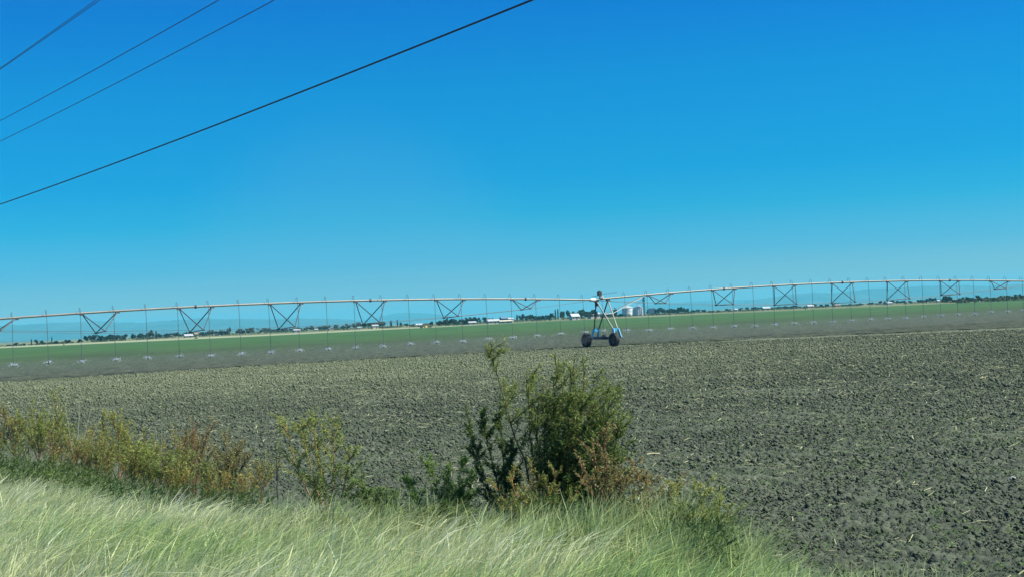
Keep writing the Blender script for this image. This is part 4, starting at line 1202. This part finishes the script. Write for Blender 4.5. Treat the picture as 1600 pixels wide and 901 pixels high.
building(265.5, 269.5, 4.5, 3.6, 1230, "narrow white hut left of the first two houses at the left", M_white, M_whiteroof, "hut", "hut", windows=1, roof="front")
building(288, 300, 5.2, 3.0, 1150, "white house with a pale roof, lower one of the first two at the left", M_cream, M_whiteroof)
building(303, 315, 6.5, 4.2, 1330, "cream house with a brown roof right behind the first white one at the left", M_cream, M_rooftan)
building(337, 349, 4.2, 3.0, 1330, "long low pale shed among the trees right of the cream house", M_white, M_roofgrey, "shed", "shed", windows=1)
building(458, 468, 4.6, 3.4, 1230, "small pale blue roofed shed left of the small white houses", M_white, M_whiteroof, "shed", "shed")
building(491, 496, 3.4, 2.6, 1400, "tiny white hut left of the small white house", M_white, M_whiteroof, "hut", "hut", windows=1)
building(514, 520, 4.6, 3.6, 1300, "small white house with a bright gable left of centre", M_white, M_whiteroof, windows=1, roof="front")
building(558, 563, 3.2, 2.4, 1250, "tiny pale hut left of the cream white house", M_white, M_roofgrey, "hut", "hut", windows=1)
building(581, 590, 6.0, 4.6, 1250, "cream white square house under the trees left of centre", M_cream, M_whiteroof, windows=2)
building(646, 660, 4.4, 2.8, 1300, "long white shed left behind the yellow house", M_white, M_whiteroof, "shed", "shed", .4)
building(657.5, 673, 7.0, 3.6, 830, "house with a bright yellow front under a wide dark roof", M_yellow, M_roofdark, roof="front")
building(731, 743, 4.6, 3.2, 1180, "low white shed between the dense grove and the cream farm building", M_white, M_whiteroof, "shed", "shed", .5)
building(760, 779, 6.5, 4.2, 1180, "cream farm building left of the parked tank", M_cream, M_whiteroof, "farm_building", "building", .5)
building(779, 800, 4.6, 3.6, 1080, "long low cream wall-like shed in front of the farm buildings", M_cream, M_cream, "shed", "shed", .3)
building(793, 801, 7.5, 6.0, 1180, "white upright building right of the cream farm building", M_white, M_whiteroof, "farm_building", "building", .8, windows=1)
building(782, 791, 9.0, 7.0, 1250, "blue grey building behind the long low shed", M_bluegrey, M_bluegrey, "farm_building", "building", .8, windows=1)
building(891, 904, 9.5, 6.0, 1130, "white barn with a pale pink roof left of the tower", M_white, M_whiteroof, "barn", "barn", .6)
building(919, 936, 9.0, 6.0, 1330, "white roofed barn right behind the tower legs", M_white, M_whiteroof, "barn", "barn", .6)
building(1147, 1152, 4.0, 3.0, 1550, "small white hut right of the dark wood", M_white, M_whiteroof, "hut", "hut", windows=1)
building(1190, 1203, 5.0, 3.4, 1500, "long white shed, left of the two on the right", M_white, M_whiteroof, "shed", "shed", .4)
building(1260, 1271, 5.0, 3.6, 1450, "long white shed, right of the two on the right", M_white, M_whiteroof, "shed", "shed", .4)
building(1302, 1312, 4.0, 2.8, 1450, "tan house with an orange brown roof on the right", M_tan, M_rooftan)
building(1384, 1393, 4.2, 3.0, 1350, "small white shed left of the far clump on the right", M_white, M_whiteroof, "shed", "shed")
building(1463, 1468, 4.2, 3.2, 1250, "tiny white hut at the foot of the dark right grove", M_white, M_whiteroof, "hut", "hut", windows=1)

# grain silos
def silo_material():
    m, nt, N, L, b = mat("corrugated_silver_sheet")
    tc = N.new("ShaderNodeTexCoord"); sx = N.new("ShaderNodeSeparateXYZ"); L.new(tc.outputs["Object"], sx.inputs[0])
    w = N.new("ShaderNodeTexWave"); w.bands_direction = 'Z'; w.inputs["Scale"].default_value = 0.45; w.inputs["Distortion"].default_value = 0.3
    L.new(tc.outputs["Object"], w.inputs["Vector"])
    r = N.new("ShaderNodeValToRGB"); r.color_ramp.elements[0].color = (0.36, 0.37, 0.37, 1); r.color_ramp.elements[1].color = (0.55, 0.56, 0.55, 1)
    L.new(w.outputs["Fac"], r.inputs["Fac"]); L.new(r.outputs["Color"], b.inputs["Base Color"])
    b.inputs["Roughness"].default_value = 0.5; b.inputs["Metallic"].default_value = 0.1
    return m
M_silo = silo_material()
YS = 1590.0; kS = YS / F
for (x0, x1, lab) in ((972, 990.3, "left one of the two silver grain silos"), (990.8, 1004.8, "right one of the two silver grain silos, next to the elevator tower")):
    b = on_ground((x0 + x1) / 2, YS); b[2] = -.25
    R_ = (x1 - x0) * kS / 2; Hw = 12.6 * kS; Ht = 16.2 * kS
    r = empty("grain_silo", b)
    mb = MB(); pr = [(-.3, R_)]
    for j in range(1, 7):
        z = Hw * j / 6; pr += [(z - .12, R_), (z - .1, R_ + .06), (z, R_ + .06), (z, R_)]
    mb.lathe((0, 0, 0), (0, 0, 1), pr, 40); o = mb.build("silo_wall", M_silo); o.parent = r
    mb = MB(); mb.lathe((0, 0, 0), (0, 0, 1), [(Hw - .1, R_ + .25), (Hw + .1, R_ + .25), (Ht, .7), (Ht + .6, .7), (Ht + .9, 0)], 40, False); o = mb.build("silo_roof", M_whiteroof); o.parent = r
    mb = MB(); mb.box((R_ * .3, -R_ * .955, 1.2), (1.1, .15, 2.2), .3); o = mb.build("door", M_roofgrey); o.parent = r
    mb = MB()
    for q in (-.25, .25): mb.tube([(-R_ * .2 + q, -R_ - .12, .1), (-R_ * .2 + q, -R_ - .12, Hw)], .04, 5)
    o = mb.build("ladder", M_roofgrey); o.parent = r
    tag(r, lab, "silo", "grain silos")
b = on_ground(1006.6, YS - 4); b[2] = -.25
r = empty("elevator_tower", b); HT = 29 * kS
mb = MB()
for sx in (-.9, .9):
    for sy in (-.9, .9): mb.tube([(sx, sy, 0), (sx, sy, HT * .93)], .13, 5)
nz = 9
for j in range(nz):
    z0, z1 = HT * .93 * j / nz, HT * .93 * (j + 1) / nz
    mb.tube([(-.9, -.9, z0), (.9, -.9, z1)], .08, 4); mb.tube([(.9, .9, z0), (.9, -.9, z1)], .08, 4); mb.tube([(-.9, .9, z0), (-.9, -.9, z1)], .08, 4)
o = mb.build("lattice_frame", M_dark); o.parent = r
mb = MB(); mb.box((0, 0, HT * .46), (.8, .8, HT * .92)); o = mb.build("elevator_leg", M_navy); o.parent = r
mb = MB(); mb.box((0, 0, HT * .95), (2.2, 2.2, 1.6)); mb.box((0, 0, HT * .80), (2.8, 2.8, 1.1)); o = mb.build("head_house", M_navy); o.parent = r
mb = MB(); mb.tube([(-.5, 0, HT * .92), (-7, 0, 16.6 * kS)], .22, 6); o = mb.build("down_spout", M_boxgrey); o.parent = r
tag(r, "dark slim elevator tower standing right of the two silos", "elevator tower")
b = on_ground(1018.5, YS - 30); b[2] = -.25
r = empty("grain_hopper", b); mb = MB(); mb.box((0, 0, 5.4 * kS + 1.0), (9.5 * kS, 5, 7.2 * kS)); mb.add([(-4.75 * kS, -2.5, 1.8 * kS + 1), (4.75 * kS, -2.5, 1.8 * kS + 1), (4.75 * kS, 2.5, 1.8 * kS + 1), (-4.75 * kS, 2.5, 1.8 * kS + 1), (0, 0, .8)], [(0, 1, 4), (1, 2, 4), (2, 3, 4), (3, 0, 4)])
o = mb.build("bin", M_bluegrey); o.parent = r
for sx in (-1, 1):
    for sy in (-1, 1):
        mb = MB(); mb.tube([(sx * 4.4 * kS, sy * 2.3, 0), (sx * 4.4 * kS, sy * 2.3, 2.4 * kS + 1)], .2, 5); o = mb.build("leg", M_roofgrey); o.parent = r
mb = MB(); mb.tube([(-4 * kS, 0, 9.2 * kS + 1), (2, 0, 10.6 * kS + 1), (4.5 * kS, 0, 9.4 * kS + 1)], .25, 6); o = mb.build("fill_pipe", M_roofgrey); o.parent = r
tag(r, "blue grey grain hopper on legs right of the elevator tower", "hopper")
# marker post at the crop edge
p = on_ground(99.5, 700); p[2] = -.2
mb = MB(); mb.box(p + np.array([0, 0, .75]), (.45, .3, 1.6)); mb.box(p + np.array([0, 0, 1.62]), (.7, .4, .25)); tag(mb.build("marker_post", M_wood), "stubby yellowish marker post on the far edge of the crop at the left", "post")

# ------------------------------------------------------------------ mountains
M_mtn = simple("mountain_scrub", (0.06, 0.085, 0.065), 1.0, 0, 0.4, 0.002)
def mountains(name, prof, D_, depth, seed):
    px = np.array([p_[0] for p_ in prof]); el = np.array([p_[1] for p_ in prof])
    n = 260; k = 26
    xs = np.linspace(px[0], px[-1], n); e = np.interp(xs, px, el)
    e = np.convolve(np.pad(e, 4, mode='edge'), np.ones(9) / 9, 'valid')
    e = e * (1 + .10 * (fbm(xs * .06, xs * 0, seed) - .5)) + 1.6 * (fbm(xs * .11, xs * 0 + 3, seed + 5, 5) - .5) * np.clip(e / 5, 0, 1)
    v = []
    for j in range(k):
        s = j / (k - 1)                    # 0 front foot .. 1 back foot
        Y = D_ + depth * (s - .5)
        sh = 1 - abs(2 * s - 1) ** 1.25
        hgt = np.maximum(e, 0) / F * (D_) * sh * (1 + .45 * (fbm(xs * .05, np.full(n, s * 5), seed + 9) - .5) * (1 - sh)) - 3
        v.append(np.stack([(xs - 800) / F * D_ * (1 + .0 * s), np.full(n, Y) + 600 * (fbm(xs * .02, xs * 0, seed + 20) - .5), hgt], -1))
    v = np.concatenate(v); i = np.arange(n * k).reshape(k, n)
    q = np.stack([i[:-1, :-1], i[:-1, 1:], i[1:, 1:], i[1:, :-1]], -1).reshape(-1, 4)
    structure(big_mesh(name, v, q, M_mtn, smooth=True))


mountains("mountains", [(-260, 12), (-100, 24), (0, 28), (75, 27.6), (150, 28), (200, 22.5), (250, 23), (300, 24.5), (330, 24.5), (350, 20.5), (375, 21.5), (400, 19), (450, 17.5), (500, 15), (530, 14), (560, 9), (600, 3), (640, 0)], 13500, 3000, 401)
mountains("mountains", [(480, 0), (540, 8), (600, 15), (618, 18), (622, 21), (627, 18.5), (645, 18), (662, 17), (690, 12.5), (720, 6), (770, 3), (850, 4), (950, 8), (1020, 13), (1080, 15.5), (1160, 14), (1220, 12), (1300, 6), (1360, 0)], 17500, 3000, 402)
mountains("mountains", [(1020, 0), (1100, 7), (1160, 11), (1200, 15), (1240, 20), (1270, 20.5), (1300, 17.5), (1340, 22), (1370, 22.5), (1400, 22), (1440, 23), (1500, 20.5), (1540, 17.5), (1580, 19), (1620, 18), (1720, 12), (1850, 0)], 14500, 3000, 403)
mountains("hills", [(-160, 4), (-30, 5), (5, 3.2), (14, 1.6), (20, 2.6), (35, 3.2), (50, 1.5), (70, 0)], 6500, 1200, 404)

# ------------------------------------------------------------------ haze
def haze():
    mb = MB(); mb.box((0, 8000, 112), (26000, 27000, 227.0))
    m = bpy.data.materials.new("haze_air"); m.use_nodes = True; nt = m.node_tree
    for n in list(nt.nodes):
        if n.type == 'BSDF_PRINCIPLED': nt.nodes.remove(n)
    v = nt.nodes.new("ShaderNodeVolumePrincipled"); v.inputs["Density"].default_value = 0.78e-4; v.inputs["Color"].default_value = HAZE_COL
    v.inputs["Anisotropy"].default_value = 0.0
    nt.links.new(v.outputs[0], nt.nodes["Material Output"].inputs["Volume"])
    o = mb.build("haze", m); tag(o, "thin blue haze over the plain that fades the far mountains", "haze", kind="stuff")


HAZE_COL = (0.130, 0.69, 0.86, 1)
haze()

# ------------------------------------------------------------------ light
SUN_AZ, SUN_EL = math.radians(96), math.radians(48)      # clockwise from the viewing direction
w = bpy.data.worlds.new("World"); scene.world = w; w.use_nodes = True
N, L = w.node_tree.nodes, w.node_tree.links
bg = N["Background"]; bg.inputs["Strength"].default_value = 0.10
sky = N.new("ShaderNodeTexSky"); sky.sky_type = 'NISHITA'; sky.sun_disc = False
sky.sun_elevation = SUN_EL; sky.sun_rotation = SUN_AZ
sky.air_density = 1.0; sky.dust_density = 0.6; sky.ozone_density = 2.0
SKYTINT = [(0.0, (0.50, 0.60, 0.80)), (0.012, (0.42, 0.56, 0.78)), (0.0214, (0.28, 0.51, 0.77)), (0.038, (0.1206, 0.4455, 0.7947)), (0.0671, (0.0216, 0.4068, 0.7236)), (0.092, (0.0027, 0.3674, 0.7047)), (0.1107, (0.0027, 0.3672, 0.6927)), (0.1542, (0.0027, 0.3608, 0.6928)), (0.2041, (0.0027, 0.3009, 0.7072)), (0.34, (0.35, 0.75, 1.1))]
tc = N.new("ShaderNodeTexCoord"); sx = N.new("ShaderNodeSeparateXYZ"); L.new(tc.outputs["Generated"], sx.inputs[0])
mr = N.new("ShaderNodeMapRange"); mr.inputs[1].default_value = 0.0; mr.inputs[2].default_value = 1.0; L.new(sx.outputs[2], mr.inputs[0])
rp = N.new("ShaderNodeValToRGB"); 
while len(rp.color_ramp.elements) < len(SKYTINT): rp.color_ramp.elements.new(0.5)
for e, (p_, c) in zip(rp.color_ramp.elements, SKYTINT): e.position = p_; e.color = (*c, 1)
L.new(mr.outputs[0], rp.inputs["Fac"])
mu = N.new("ShaderNodeMix"); mu.data_type = 'RGBA'; mu.blend_type = 'MULTIPLY'; mu.inputs[0].default_value = 1.0
L.new(sky.outputs[0], mu.inputs[6]); L.new(rp.outputs["Color"], mu.inputs[7]); vd = N.new("ShaderNodeVectorMath"); vd.operation = 'DOT_PRODUCT'; L.new(tc.outputs["Generated"], vd.inputs[0])
_pd = Vector((math.sin(math.radians(-5.8)), math.cos(math.radians(-5.8)), math.tan(math.radians(0.9)))).normalized(); vd.inputs[1].default_value = _pd
pm = N.new("ShaderNodeMapRange"); pm.interpolation_type = 'SMOOTHERSTEP'; pm.inputs[1].default_value = math.cos(math.radians(8.0)); pm.inputs[2].default_value = 1.0; pm.inputs[3].default_value = 0.0; pm.inputs[4].default_value = 0.17
L.new(vd.outputs["Value"], pm.inputs[0])
mp2 = N.new("ShaderNodeMix"); mp2.data_type = 'RGBA'; mp2.inputs[7].default_value = (0.92, 2.45, 3.85, 1)
L.new(pm.outputs[0], mp2.inputs[0]); L.new(mu.outputs[2], mp2.inputs[6]); L.new(mp2.outputs[2], bg.inputs["Color"])

sd = bpy.data.lights.new("sun", "SUN"); sd.energy = 5.0; sd.angle = math.radians(0.53); sd.color = (1.0, 0.97, 0.82)
so = bpy.data.objects.new("sun", sd); COL.objects.link(so)
dirv = Vector((math.sin(SUN_AZ) * math.cos(SUN_EL), math.cos(SUN_AZ) * math.cos(SUN_EL), math.sin(SUN_EL)))
so.rotation_euler = dirv.to_track_quat('Z', 'Y').to_euler(); so.location = (60, 0, 80)

scene.view_settings.view_transform = 'Standard'; scene.view_settings.look = 'None'
scene.view_settings.exposure = 0.85; scene.view_settings.gamma = 1.0; scene.view_settings.use_curve_mapping = False
scene.render.engine = 'CYCLES'
scene.cycles.max_bounces = 6; scene.cycles.diffuse_bounces = 3; scene.cycles.transmission_bounces = 3; scene.cycles.volume_bounces = 0
scene.cycles.transparent_max_bounces = 16
scene.cycles.use_denoising = True
scene.cycles.denoising_input_passes = 'RGB_ALBEDO_NORMAL'
scene.cycles.denoising_prefilter = 'ACCURATE'
